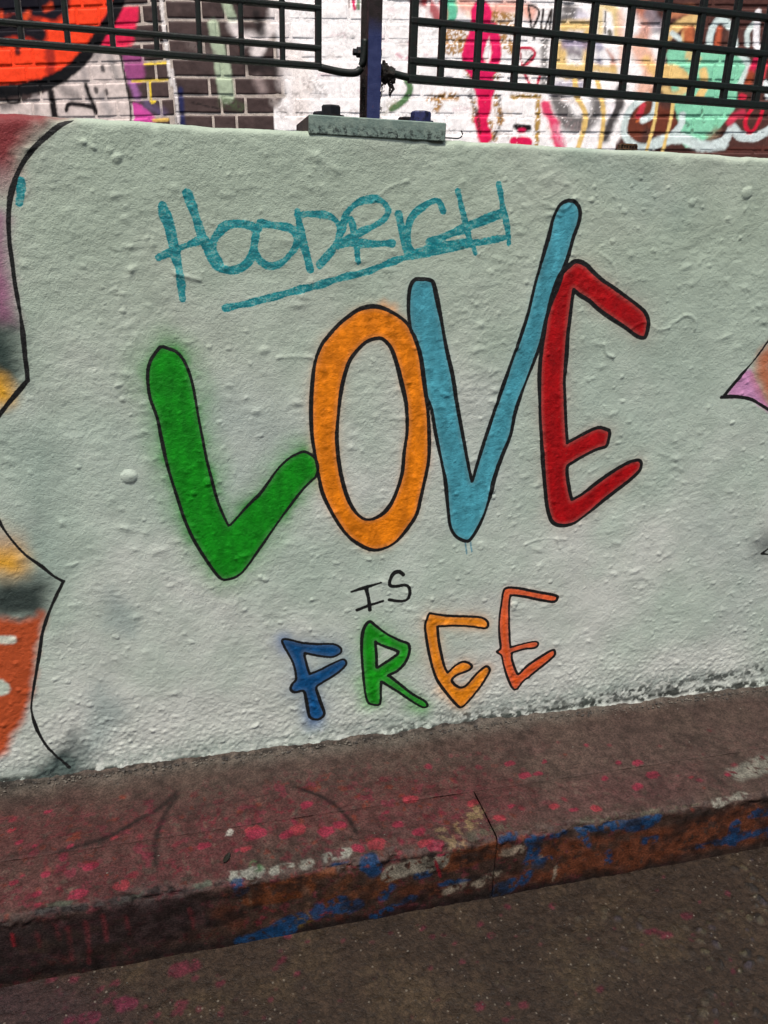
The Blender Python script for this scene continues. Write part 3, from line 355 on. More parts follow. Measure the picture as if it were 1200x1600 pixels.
    ["R","s",[[2.2453,-0.0128],[2.1874,-0.0542],[2.1558,-0.1097],[2.1579,-0.1852],[2.2403,-0.2359],[2.3497,-0.2128],[2.427,-0.1448],[2.4328,-0.0945]],0.0324,"ccd9d6",0.0054,1,0.0027,0],
    ["R","s",[[2.2955,-0.0125],[2.2863,-0.0896],[2.239,-0.1176]],0.0297,"d2dedb",0.0054,1,0.0027,0],
    ["R","s",[[2.3027,-0.2215],[2.4272,-0.1927],[2.545,-0.2293],[2.6573,-0.2232]],0.0486,"ccd9d6",0.0081,1,0.0054,0],
    ["R","s",[[2.3018,-0.0125],[2.2996,-0.0951],[2.2939,-0.1509],[2.2741,-0.2501]],0.0162,"e8c478",0.0027,1,0.0019,0],
    ["R","s",[[2.3791,-0.0257],[2.3775,-0.1086],[2.3676,-0.1788],[2.3555,-0.2584]],0.0162,"e8c478",0.0027,1,0.0019,0],
    ["R","s",[[2.5935,-0.2291],[2.6611,-0.2061],[2.6907,-0.1493],[2.7349,-0.1831],[2.8136,-0.1885],[2.8793,-0.157]],0.0405,"d0dcda",0.0054,1,0.004,0],
    ["R","s",[[2.7319,-0.0874],[2.6953,-0.0988],[2.6742,-0.1269]],0.0351,"c83850",0.0108,0.95,0.0081,0],
    ["R","s",[[2.7704,-0.1631],[2.7503,-0.1209],[2.7838,-0.0538],[2.8232,-0.0591],[2.8251,-0.1065],[2.7962,-0.163],[2.7709,-0.1659]],0.0189,"d01c38",0.004,1,0.004,0],
    ["R","s",[[2.5866,-0.1836],[2.6157,-0.1637]],0.0378,"8a7860",0.0135,0.7,0.0108,0.2],
    ["R","s",[[2.6934,-0.246],[2.8877,-0.2398]],0.0216,"5a3028",0.0081,0.9,0.0081,0.2],
]
PV = [
    ["s",[[-0.5893,-0.0873],[-0.2645,-0.1709],[0.0078,-0.1969],[0.2997,-0.2116],[0.5134,-0.2174]],0.1188,"74403f",0.0563,0.7,0.0375,0.25],
    ["s",[[-0.5403,-0.237],[-0.2501,-0.2798],[0.004,-0.2792]],0.075,"78363c",0.0375,0.55,0.0312,0.3],
    ["s",[[0.2852,-0.2711],[0.4829,-0.2635],[0.6635,-0.2664],[0.9214,-0.2549]],0.075,"7c4a4c",0.0438,0.4,0.0312,0.25],
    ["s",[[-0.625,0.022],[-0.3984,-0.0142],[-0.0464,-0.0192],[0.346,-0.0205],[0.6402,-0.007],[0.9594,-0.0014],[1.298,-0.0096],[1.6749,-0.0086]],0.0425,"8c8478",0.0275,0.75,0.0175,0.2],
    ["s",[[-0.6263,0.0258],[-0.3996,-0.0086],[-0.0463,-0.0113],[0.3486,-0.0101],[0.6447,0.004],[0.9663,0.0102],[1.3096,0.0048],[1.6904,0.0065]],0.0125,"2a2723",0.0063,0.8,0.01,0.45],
    ["s",[[0.5128,0.0571],[0.828,0.0586],[1.1714,0.0603],[1.4305,0.039]],0.025,"9a9c94",0.0125,0.7,0.0125,0.5],
    ["s",[[-0.4007,-0.0029],[-0.367,-0.0026]],0.05,"2b2a26",0.025,0.6,0.015,0.3],
    ["s",[[-0.2657,-0.2004],[-0.1996,-0.1876],[-0.1426,-0.1558],[-0.1045,-0.1308],[-0.0764,-0.0952]],0.01,"1c1816",0.005,0.75,0.0025,0.15],
    ["s",[[-0.1081,-0.2653],[-0.1089,-0.2067],[-0.0972,-0.1556],[-0.0752,-0.106]],0.01,"1c1816",0.005,0.75,0.0025,0.15],
    ["s",[[0.1464,-0.1232],[0.1982,-0.1698],[0.2259,-0.2165],[0.2364,-0.2639]],0.0075,"1c1816",0.0037,0.8,0.0025,0.12],
    ["s",[[0.3806,-0.1899],[0.511,-0.1893],[0.7066,-0.1814]],0.0019,"2a2320",0.0019,0.5,0.0025,0.3],
    ["s",[[-0.1043,-0.1409],[0.0104,-0.1411],[0.1307,-0.1309]],0.0019,"2a2320",0.0019,0.5,0.0025,0.3],
    ["s",[[0.3865,-0.2923],[0.4025,-0.3237]],0.0375,"b09670",0.005,0.85,0.015,0.44],
    ["s",[[0.4255,-0.2845],[0.4665,-0.2567]],0.0275,"a89068",0.005,0.8,0.015,0.48],
    ["s",[[1.0173,-0.2649],[1.1136,-0.2486]],0.045,"a5a294",0.0075,0.9,0.0125,0.35],
    ["s",[[0.9311,-0.3327],[0.9904,-0.3199]],0.0187,"b4b0a0",0.0037,0.9,0.01,0.4],
    ["s",[[0.4403,-0.3115],[0.5045,-0.3043]],0.02,"6e6c58",0.0063,0.7,0.0075,0.4],
    ["s",[[0.6362,-0.3205],[0.7782,-0.3251],[0.8895,-0.3223]],0.0125,"7d7c66",0.005,0.7,0.0075,0.45],
    ["s",[[0.0189,-0.3172],[0.0589,-0.3161]],0.0187,"b9baac",0.0025,0.95,0.01,0.38],
    ["s",[[0.0808,-0.3194],[0.117,-0.3131]],0.0112,"b4b4a6",0.0025,0.95,0.01,0.42],
    ["s",[[0.1768,-0.3087],[0.2117,-0.3014]],0.02,"bcbcae",0.0025,0.95,0.01,0.38],
    ["s",[[0.0507,-0.2991],[0.0605,-0.3096]],0.015,"58905a",0.005,0.8,0.0063,0.4],
    ["s",[[0.136,-0.3172],[0.1473,-0.3139]],0.015,"b4b2a4",0.0025,0.9,0.0088,0.42],
    ["s",[[0.5728,-0.142],[0.5836,-0.1402]],0.015,"b03450",0.0019,0.85,0.0075,0.15],
    ["s",[[0.5901,-0.1829],[0.6007,-0.1812]],0.015,"b03450",0.0019,0.85,0.0075,0.15],
    ["s",[[0.6179,-0.1847],[0.6263,-0.1826]],0.0112,"b03450",0.0019,0.85,0.0075,0.15],
    ["s",[[0.6459,-0.1549],[0.6534,-0.1524]],0.0094,"b03450",0.0019,0.85,0.0075,0.15],
    ["s",[[0.8316,-0.195],[0.842,-0.193]],0.0131,"b03450",0.0019,0.85,0.0075,0.15],
    ["s",[[0.8423,-0.2328],[0.8548,-0.2315]],0.0169,"b03450",0.0019,0.85,0.0075,0.15],
    ["s",[[0.7937,-0.2589],[0.8035,-0.2572]],0.0131,"b03450",0.0019,0.85,0.0075,0.15],
    ["s",[[0.6419,-0.2915],[0.651,-0.29]],0.0131,"b03450",0.0019,0.85,0.0075,0.15],
    ["s",[[0.6838,-0.2951],[0.6951,-0.294]],0.0169,"c04450",0.0019,0.85,0.0075,0.15],
    ["s",[[0.6105,-0.2764],[0.6185,-0.2746]],0.0112,"c04450",0.0019,0.85,0.0075,0.15],
    ["s",[[0.8961,-0.2458],[0.903,-0.2434]],0.0075,"b03450",0.0019,0.85,0.0075,0.15],
    ["s",[[0.9182,-0.2562],[0.9251,-0.2538]],0.0075,"c04450",0.0019,0.85,0.0075,0.15],
    ["s",[[0.995,-0.2642],[1.0015,-0.2617]],0.0066,"b03450",0.0019,0.85,0.0075,0.15],
    ["s",[[0.7942,-0.1873],[0.8009,-0.1846]],0.0075,"b03450",0.0019,0.85,0.0075,0.15],
    ["s",[[0.7426,-0.2258],[0.7496,-0.2234]],0.0084,"b03450",0.0019,0.85,0.0075,0.15],
    ["s",[[0.0531,-0.2191],[0.0623,-0.2179]],0.0169,"c04450",0.0019,0.85,0.0075,0.15],
    ["s",[[0.1268,-0.233],[0.1383,-0.2323]],0.0206,"c04450",0.0019,0.85,0.0075,0.15],
    ["s",[[0.1105,-0.2437],[0.1198,-0.2425]],0.0169,"b03450",0.0019,0.85,0.0075,0.15],
    ["s",[[0.057,-0.2293],[0.0682,-0.2286]],0.0206,"b03450",0.0019,0.85,0.0075,0.15],
    ["s",[[0.0242,-0.2632],[0.0292,-0.2613]],0.0094,"b03450",0.0019,0.85,0.0075,0.15],
    ["s",[[0.0392,-0.2634],[0.0471,-0.2622]],0.015,"c04450",0.0019,0.85,0.0075,0.15],
    ["s",[[-0.0303,-0.2399],[-0.0225,-0.2385]],0.015,"b03450",0.0019,0.85,0.0075,0.15],
    ["s",[[0.2925,-0.2271],[0.3006,-0.2254]],0.0131,"b03450",0.0019,0.85,0.0075,0.15],
    ["s",[[0.2565,-0.2974],[0.268,-0.2968]],0.0206,"c04450",0.0019,0.85,0.0075,0.15],
    ["s",[[0.2294,-0.2992],[0.2368,-0.2978]],0.0131,"b03450",0.0019,0.85,0.0075,0.15],
    ["s",[[0.3596,-0.3222],[0.3724,-0.3219]],0.0225,"b03450",0.0019,0.85,0.0075,0.15],
    ["s",[[0.3465,-0.3134],[0.3553,-0.3122]],0.015,"c04450",0.0019,0.85,0.0075,0.15],
    ["s",[[0.3729,-0.3444],[0.3797,-0.3429]],0.0112,"b03450",0.0019,0.85,0.0075,0.15],
    ["s",[[-0.2302,-0.3022],[-0.2208,-0.3017]],0.0206,"b03450",0.0019,0.85,0.0075,0.15],
    ["s",[[-0.1639,-0.2996],[-0.155,-0.2988]],0.0187,"c04450",0.0019,0.85,0.0075,0.15],
    ["s",[[-0.1115,-0.3238],[-0.1063,-0.3223]],0.0112,"c04450",0.0019,0.85,0.0075,0.15],
    ["s",[[-0.2913,-0.2891],[-0.2864,-0.2876]],0.0112,"b03450",0.0019,0.85,0.0075,0.15],
    ["s",[[-0.2852,-0.3118],[-0.2817,-0.31]],0.0084,"b03450",0.0019,0.85,0.0075,0.15],
    ["s",[[-0.1827,-0.1896],[-0.1776,-0.1877]],0.0103,"c04450",0.0019,0.85,0.0075,0.15],
    ["s",[[-0.3201,-0.2463],[-0.3165,-0.2444]],0.0084,"b03450",0.0019,0.85,0.0075,0.15],
    ["s",[[-0.3306,-0.2574],[-0.3271,-0.2555]],0.0084,"b03450",0.0019,0.85,0.0075,0.15],
    ["s",[[-0.285,-0.2511],[-0.2818,-0.2491]],0.0075,"b03450",0.0019,0.85,0.0075,0.15],
    ["s",[[-0.3097,-0.1808],[-0.305,-0.1789]],0.0103,"b03450",0.0019,0.85,0.0075,0.15],
    ["s",[[-0.339,-0.1687],[-0.3352,-0.1665]],0.0084,"b03450",0.0019,0.85,0.0075,0.15],
    ["s",[[-0.3032,-0.0977],[-0.2997,-0.0951]],0.0075,"b03450",0.0019,0.85,0.0075,0.15],
    ["s",[[-0.3569,-0.133],[-0.3507,-0.1312]],0.0131,"c04450",0.0019,0.85,0.0075,0.15],
    ["s",[[-0.1571,-0.1265],[-0.1532,-0.124]],0.0075,"b03450",0.0019,0.85,0.0075,0.15],
    ["s",[[0.1565,-0.1767],[0.1664,-0.1753]],0.0169,"b03450",0.0019,0.85,0.0075,0.15],
    ["s",[[0.4638,-0.2355],[0.4735,-0.234]],0.015,"c04450",0.0019,0.85,0.0075,0.15],
    ["s",[[0.1799,-0.2505],[0.1904,-0.2496]],0.0187,"b03450",0.0019,0.85,0.0075,0.15],
    ["s",[[0.2058,-0.2401],[0.2145,-0.2387]],0.015,"b03450",0.0019,0.85,0.0075,0.15],
    ["s",[[0.343,-0.2848],[0.352,-0.2835]],0.015,"b03450",0.0019,0.85,0.0075,0.15],
    ["s",[[0.3085,-0.2616],[0.3154,-0.2598]],0.0112,"b03450",0.0019,0.85,0.0075,0.15],
    ["s",[[0.4976,-0.2816],[0.5061,-0.2801]],0.0131,"c04450",0.0019,0.85,0.0075,0.15],
    ["s",[[0.5328,-0.2585],[0.5406,-0.2567]],0.0112,"b03450",0.0019,0.85,0.0075,0.15],
    ["s",[[0.3472,-0.2025],[0.3577,-0.2011]],0.0169,"c04450",0.0019,0.85,0.0075,0.15],
    ["s",[[-0.2172,-0.2477],[-0.211,-0.2463]],0.0131,"b03450",0.0019,0.85,0.0075,0.15],
    ["s",[[-0.2534,-0.1927],[-0.249,-0.1907]],0.0094,"b03450",0.0019,0.85,0.0075,0.15],
    ["s",[[0.0168,-0.2193],[0.0181,-0.2149]],0.0112,"d8d2c6",0.0013,1,0.0013,0],
    ["s",[[0.0088,-0.2238],[0.0144,-0.2219]],0.0025,"d8d2c6",0.0013,1,0.0006,0],
    ["s",[[-0.2816,-0.3236],[-0.2153,-0.3293]],0.0125,"1d1714",0.0037,0.95,0.0075,0.3],
    ["s",[[-0.1962,-0.3297],[-0.1336,-0.3267]],0.0175,"1d1714",0.0037,0.95,0.0075,0.3],
    ["s",[[-0.1192,-0.3209],[-0.0874,-0.3186]],0.02,"1d1714",0.0037,0.95,0.0075,0.3],
    ["s",[[-0.0643,-0.3287],[-0.0034,-0.3286]],0.0088,"1d1714",0.0037,0.95,0.0075,0.3],
    ["s",[[0.1259,-0.3428],[0.1584,-0.3401]],0.0063,"1d1714",0.0037,0.95,0.0075,0.3],
    ["s",[[0.2686,-0.3396],[0.3597,-0.3401]],0.0088,"1d1714",0.0037,0.95,0.0075,0.3],
    ["s",[[0.2248,-0.336],[0.2413,-0.3367]],0.0075,"1d1714",0.0037,0.95,0.0075,0.3],
    ["s",[[-0.2689,-0.3153],[-0.2358,-0.3162]],0.0088,"6f7a68",0.0025,0.85,0.005,0.4],
    ["s",[[-0.1578,-0.3291],[-0.1366,-0.3261]],0.01,"6f7a68",0.0025,0.85,0.005,0.4],
    ["s",[[-0.1339,-0.3216],[-0.1273,-0.3152]],0.0088,"6f7a68",0.0025,0.85,0.005,0.4],
    ["s",[[-0.0491,-0.3241],[-0.0237,-0.3216]],0.01,"6f7a68",0.0025,0.85,0.005,0.4],
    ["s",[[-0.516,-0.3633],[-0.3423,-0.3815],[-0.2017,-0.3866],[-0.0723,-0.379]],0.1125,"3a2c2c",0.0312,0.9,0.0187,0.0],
    ["s",[[-0.5299,-0.4399],[-0.3513,-0.448],[-0.0564,-0.457],[0.2749,-0.4641],[0.4936,-0.4641],[0.7852,-0.4729],[1.0782,-0.4883],[1.3967,-0.4906]],0.0275,"231b1a",0.015,0.9,0.01,0.1],  # dirt along the kerb foot, with its shadow painted into the same band
    ["s",[[0.0472,-0.3647],[0.1273,-0.3658]],0.0475,"7e4526",0.0037,0.9,0.01,0.28],
    ["s",[[0.1383,-0.3457],[0.182,-0.341]],0.02,"80492c",0.0063,0.9,0.0075,0.15],
    ["s",[[0.1823,-0.4025],[0.21,-0.3726]],0.0325,"7a4526",0.01,0.8,0.0075,0.2],
    ["s",[[0.2331,-0.4068],[0.2783,-0.3847]],0.0425,"7c4628",0.0075,0.85,0.0075,0.2],
    ["s",[[-0.006,-0.3876],[0.0191,-0.4149]],0.0325,"6a3a28",0.01,0.7,0.0075,0.2],
    ["s",[[0.3885,-0.3674],[0.4837,-0.3504]],0.0425,"7c4326",0.005,0.9,0.01,0.28],
    ["s",[[0.5767,-0.4068],[0.7748,-0.409],[0.9411,-0.4026],[1.1022,-0.4013]],0.0825,"80462c",0.01,0.88,0.02,0.3],
    ["s",[[0.3203,-0.419],[0.38,-0.4249]],0.0325,"6e3f28",0.01,0.8,0.01,0.2],
    ["s",[[0.5038,-0.437],[0.5539,-0.4326]],0.03,"5e3526",0.01,0.8,0.01,0.2],
    ["s",[[0.2857,-0.366],[0.3738,-0.3585]],0.0325,"a59c8a",0.0037,0.95,0.0112,0.36],
    ["s",[[0.3924,-0.4306],[0.4181,-0.4152]],0.0175,"a59682",0.0037,0.95,0.0112,0.42],
    ["s",[[0.4551,-0.4203],[0.4863,-0.4089]],0.025,"a59682",0.0037,0.95,0.0112,0.4],
    ["s",[[0.4922,-0.3639],[0.5278,-0.3608]],0.0175,"b4a08a",0.0037,1,0.0063,0.3],
    ["s",[[0.5685,-0.39],[0.5614,-0.4067]],0.0125,"b4a08a",0.0037,1,0.005,0.3],
    ["s",[[0.6013,-0.4196],[0.6023,-0.4508]],0.005,"b4a08a",0.0025,1,0.0037,0.3],
    ["s",[[0.1328,-0.3627],[0.138,-0.3996],[0.1356,-0.4282]],0.0112,"7a5a48",0.005,0.8,0.005,0.2],
    ["s",[[0.1267,-0.4407],[0.1445,-0.4332]],0.025,"8a6e34",0.005,0.85,0.0075,0.35],
    ["s",[[0.0422,-0.3566],[0.0442,-0.3923]],0.005,"9a7a60",0.0025,0.7,0.0037,0.3],
    ["s",[[0.028,-0.4637],[0.0715,-0.4568],[0.1045,-0.4472]],0.033,"174a78",0.0031,0.9,0.0112,0.38],
    ["s",[[0.0825,-0.4522],[0.1267,-0.4349]],0.027,"174a78",0.0031,0.9,0.0112,0.38],
    ["s",[[0.1601,-0.4266],[0.1937,-0.4197]],0.039,"174a78",0.0031,0.9,0.0112,0.38],
    ["s",[[0.2107,-0.4251],[0.2277,-0.4232]],0.024,"174a78",0.0031,0.9,0.0112,0.38],
    ["s",[[0.2572,-0.4569],[0.3209,-0.4341]],0.021,"174a78",0.0031,0.9,0.0112,0.38],
    ["s",[[0.2484,-0.331],[0.2558,-0.3567]],0.036,"174a78",0.0031,0.9,0.0112,0.38],
    ["s",[[0.0222,-0.3314],[0.0278,-0.3492]],0.027,"174a78",0.0031,0.9,0.0112,0.38],
    ["s",[[0.1873,-0.3225],[0.2093,-0.3187]],0.012,"174a78",0.0031,0.9,0.0112,0.38],
    ["s",[[0.2735,-0.4159],[0.2868,-0.3968]],0.021,"174a78",0.0031,0.9,0.0112,0.38],
    ["s",[[0.4919,-0.3331],[0.506,-0.3271]],0.0195,"174a78",0.0031,0.9,0.0112,0.38],
    ["s",[[0.5447,-0.3435],[0.6073,-0.341]],0.015,"174a78",0.0031,0.9,0.0112,0.38],
    ["s",[[0.5477,-0.3485],[0.5491,-0.386],[0.5391,-0.4371]],0.027,"174a78",0.0031,0.9,0.0112,0.38],
    ["s",[[0.4924,-0.4499],[0.5169,-0.443]],0.024,"174a78",0.0031,0.9,0.0112,0.38],
    ["s",[[0.6456,-0.341],[0.7109,-0.343],[0.7992,-0.3446]],0.0195,"174a78",0.0031,0.9,0.0112,0.38],
    ["s",[[0.6499,-0.3537],[0.661,-0.3785]],0.021,"174a78",0.0031,0.9,0.0112,0.38],
    ["s",[[0.5702,-0.4055],[0.5837,-0.4007]],0.024,"174a78",0.0031,0.9,0.0112,0.38],
    ["s",[[0.9068,-0.4308],[0.9899,-0.428],[1.0704,-0.4243]],0.024,"174a78",0.0031,0.9,0.0112,0.38],
    ["s",[[0.9849,-0.392],[0.9868,-0.4403]],0.024,"174a78",0.0031,0.9,0.0112,0.38],
    ["s",[[0.7491,-0.3503],[0.7891,-0.3488]],0.024,"174a78",0.0031,0.9,0.0112,0.38],
    ["s",[[0.7854,-0.3909],[0.8012,-0.3879]],0.015,"174a78",0.0031,0.9,0.0112,0.38],
    ["s",[[1.0184,-0.373],[1.0513,-0.3759]],0.021,"174a78",0.0031,0.9,0.0112,0.38],
    ["s",[[0.7065,-0.403],[0.71,-0.4269]],0.015,"174a78",0.0031,0.9,0.0112,0.38],
    ["s",[[0.3791,-0.4097],[0.4338,-0.4142]],0.0135,"174a78",0.0031,0.9,0.0112,0.38],
    ["s",[[0.3305,-0.3843],[0.3539,-0.3835]],0.012,"174a78",0.0031,0.9,0.0112,0.38],
    ["s",[[-0.3366,-0.3389],[-0.331,-0.3376]],0.005,"2a211e",0.0063,0.75,0.01,0.35],
    ["s",[[-0.1578,-0.4107],[-0.1508,-0.4096]],0.0063,"33261f",0.0063,0.75,0.01,0.35],
    ["s",[[0.0453,-0.3897],[0.0539,-0.3888]],0.0075,"241d1c",0.0063,0.75,0.01,0.35],
    ["s",[[0.2618,-0.3673],[0.272,-0.3666]],0.0088,"4a3a30",0.0063,0.75,0.01,0.35],
    ["s",[[0.4928,-0.3434],[0.505,-0.3429]],0.01,"2a211e",0.0063,0.75,0.01,0.35],
    ["s",[[0.7574,-0.4281],[0.7724,-0.428]],0.0112,"33261f",0.0063,0.75,0.01,0.35],
    ["s",[[1.0314,-0.4039],[1.0492,-0.4041]],0.0125,"241d1c",0.0063,0.75,0.01,0.35],
    ["s",[[-0.1717,-0.3671],[-0.159,-0.3674]],0.0138,"4a3a30",0.0063,0.75,0.01,0.35],
    ["s",[[0.0279,-0.345],[0.0425,-0.3455]],0.015,"2a211e",0.0063,0.75,0.01,0.35],
    ["s",[[0.2426,-0.4228],[0.2599,-0.4238]],0.0163,"33261f",0.0063,0.75,0.01,0.35],
    ["s",[[0.4757,-0.4006],[0.4956,-0.4018]],0.0175,"241d1c",0.0063,0.75,0.01,0.35],
    ["s",[[0.7253,-0.3767],[0.7482,-0.3782]],0.0187,"4a3a30",0.0063,0.75,0.01,0.35],
    ["s",[[0.9931,-0.3511],[1.0195,-0.3528]],0.02,"2a211e",0.0063,0.75,0.01,0.35],
    ["s",[[-0.194,-0.4184],[-0.1755,-0.4202]],0.0213,"33261f",0.0063,0.75,0.01,0.35],
    ["s",[[0.0071,-0.3977],[0.0281,-0.3998]],0.0225,"241d1c",0.0063,0.75,0.01,0.35],
    ["s",[[0.2213,-0.3757],[0.245,-0.378]],0.0238,"4a3a30",0.0063,0.75,0.01,0.35],
    ["s",[[0.4498,-0.3522],[0.4767,-0.3547]],0.005,"2a211e",0.0063,0.75,0.01,0.35],
    ["s",[[0.7102,-0.437],[0.7417,-0.4404]],0.0063,"33261f",0.0063,0.75,0.01,0.35],
    ["s",[[0.9809,-0.4133],[1.0168,-0.417]],0.0075,"241d1c",0.0063,0.75,0.01,0.35],
    ["s",[[-0.2073,-0.3748],[-0.1834,-0.3779]],0.0088,"4a3a30",0.0063,0.75,0.01,0.35],
    ["s",[[-0.0097,-0.3531],[0.0171,-0.3564]],0.01,"2a211e",0.0063,0.75,0.01,0.35],
    ["s",[[0.2017,-0.431],[0.2325,-0.4352]],0.0112,"33261f",0.0063,0.75,0.01,0.35],
    ["s",[[0.4322,-0.4091],[0.4669,-0.4136]],0.0125,"241d1c",0.0063,0.75,0.01,0.35],
    ["s",[[0.679,-0.3857],[0.718,-0.3905]],0.0138,"4a3a30",0.0063,0.75,0.01,0.35],
    ["s",[[0.9437,-0.3606],[0.9877,-0.3656]],0.015,"2a211e",0.0063,0.75,0.01,0.35],
    ["s",[[-0.2298,-0.426],[-0.2001,-0.4308]],0.0163,"33261f",0.0063,0.75,0.01,0.35],
    ["s",[[-0.0308,-0.4056],[0.0024,-0.4107]],0.0175,"241d1c",0.0063,0.75,0.01,0.35],
    ["s",[[0.1811,-0.384],[0.2181,-0.3893]],0.0187,"4a3a30",0.0063,0.75,0.01,0.35],
    ["s",[[0.4072,-0.3609],[0.4485,-0.3665]],0.02,"2a211e",0.0063,0.75,0.01,0.35],
    ["s",[[0.6634,-0.4458],[0.7111,-0.4528]],0.0213,"33261f",0.0063,0.75,0.01,0.35],
    ["s",[[0.9309,-0.4226],[0.9392,-0.421]],0.0225,"241d1c",0.0063,0.75,0.01,0.35],
    ["s",[[-0.2425,-0.3825],[-0.2357,-0.3815]],0.0238,"4a3a30",0.0063,0.75,0.01,0.35],
    ["s",[[-0.0469,-0.3611],[-0.0387,-0.3603]],0.005,"2a211e",0.0063,0.75,0.01,0.35],
    ["s",[[0.1612,-0.4391],[0.1713,-0.4386]],0.0063,"33261f",0.0063,0.75,0.01,0.35],
    ["s",[[0.3892,-0.4176],[0.4012,-0.4173]],0.0075,"241d1c",0.0063,0.75,0.01,0.35],
    ["s",[[0.6332,-0.3946],[0.6475,-0.3945]],0.0088,"4a3a30",0.0063,0.75,0.01,0.35],
    ["s",[[0.8948,-0.37],[0.9117,-0.37]],0.01,"2a211e",0.0063,0.75,0.01,0.35],
    ["s",[[-0.2548,-0.3403],[-0.2427,-0.3405]],0.0112,"33261f",0.0063,0.75,0.01,0.35],
    ["s",[[-0.0683,-0.4135],[-0.054,-0.4141]],0.0125,"241d1c",0.0063,0.75,0.01,0.35],
    ["s",[[0.1413,-0.3922],[0.1579,-0.3931]],0.0138,"4a3a30",0.0063,0.75,0.01,0.35],
    ["s",[[0.365,-0.3695],[0.384,-0.3706]],0.015,"2a211e",0.0063,0.75,0.01,0.35],
    ["s",[[0.604,-0.3452],[0.6258,-0.3465]],0.0163,"33261f",0.0063,0.75,0.01,0.35],
    ["s",[[0.8815,-0.4317],[0.9074,-0.4337]],0.0175,"241d1c",0.0063,0.75,0.01,0.35],
    ["s",[[-0.2775,-0.3901],[-0.2597,-0.3918]],0.0187,"4a3a30",0.0063,0.75,0.01,0.35],
    ["s",[[-0.0838,-0.3691],[-0.0637,-0.371]],0.02,"2a211e",0.0063,0.75,0.01,0.35],
    ["s",[[0.1221,-0.3467],[0.1448,-0.3488]],0.0213,"33261f",0.0063,0.75,0.01,0.35],
    ["s",[[0.3466,-0.4261],[0.373,-0.429]],0.0225,"241d1c",0.0063,0.75,0.01,0.35],
    ["s",[[0.5878,-0.4035],[0.6178,-0.4066]],0.0238,"4a3a30",0.0063,0.75,0.01,0.35],
    ["s",[[0.8465,-0.3792],[0.8805,-0.3827]],0.005,"2a211e",0.0063,0.75,0.01,0.35],
    ["s",[[-0.2892,-0.348],[-0.2663,-0.3508]],0.0063,"33261f",0.0063,0.75,0.01,0.35],
    ["s",[[-0.1055,-0.4213],[-0.0793,-0.4249]],0.0075,"241d1c",0.0063,0.75,0.01,0.35],
    ["s",[[0.102,-0.4003],[0.1314,-0.4043]],0.0088,"4a3a30",0.0063,0.75,0.01,0.35],
    ["s",[[0.3232,-0.378],[0.3562,-0.3822]],0.01,"2a211e",0.0063,0.75,0.01,0.35],
    ["s",[[0.5596,-0.3542],[0.5967,-0.3585]],0.0112,"33261f",0.0063,0.75,0.01,0.35],
    ["s",[[0.8326,-0.4408],[0.8758,-0.4464]],0.0125,"241d1c",0.0063,0.75,0.01,0.35],
    ["s",[[-0.3121,-0.3977],[-0.2836,-0.4022]],0.0138,"4a3a30",0.0063,0.75,0.01,0.35],
    ["s",[[-0.1204,-0.377],[-0.0887,-0.3817]],0.015,"2a211e",0.0063,0.75,0.01,0.35],
    ["s",[[0.0834,-0.3549],[0.1187,-0.3599]],0.0163,"33261f",0.0063,0.75,0.01,0.35],
    ["s",[[0.3044,-0.4344],[0.3449,-0.4406]],0.0175,"241d1c",0.0063,0.75,0.01,0.35],
    ["s",[[0.543,-0.4122],[0.5883,-0.4187]],0.0187,"4a3a30",0.0063,0.75,0.01,0.35],
    ["s",[[-0.2417,-0.3659],[-0.2416,-0.4002],[-0.2433,-0.4346]],0.005,"7c3438",0.0037,0.7,0.0037,0.2],
    ["s",[[-0.2143,-0.359],[-0.2149,-0.4034],[-0.2175,-0.4485]],0.005,"7c3438",0.0037,0.7,0.0037,0.2],
    ["s",[[-0.1877,-0.3518],[-0.1864,-0.3793],[-0.187,-0.4069]],0.005,"7c3438",0.0037,0.7,0.0037,0.2],
    ["s",[[-0.2881,-0.3613],[-0.2864,-0.3786],[-0.2866,-0.3956]],0.005,"7c3438",0.0037,0.7,0.0037,0.2],
    ["s",[[-0.2593,-0.3549],[-0.2575,-0.3722],[-0.2575,-0.3893]],0.005,"7c3438",0.0037,0.7,0.0037,0.2],
    ["s",[[-0.1545,-0.3596],[-0.1523,-0.3807],[-0.1521,-0.4016]],0.005,"7c3438",0.0037,0.7,0.0037,0.2],
    ["s",[[-0.0555,-0.3691],[-0.0527,-0.3907],[-0.0518,-0.4121]],0.005,"7c3438",0.0037,0.7,0.0037,0.2],
    ["s",[[-0.322,-0.3597],[-0.3224,-0.3838]],0.005,"a82a34",0.0025,0.9,0.0013,0],
    ["s",[[0.3642,-0.3551],[0.3727,-0.3817],[0.3758,-0.3941]],0.005,"9c2030",0.0019,0.95,0.0013,0],
    ["s",[[1.0361,-0.4049],[1.0553,-0.3925]],0.02,"7a4a3a",0.0075,0.5,0.0063,0.2],
]
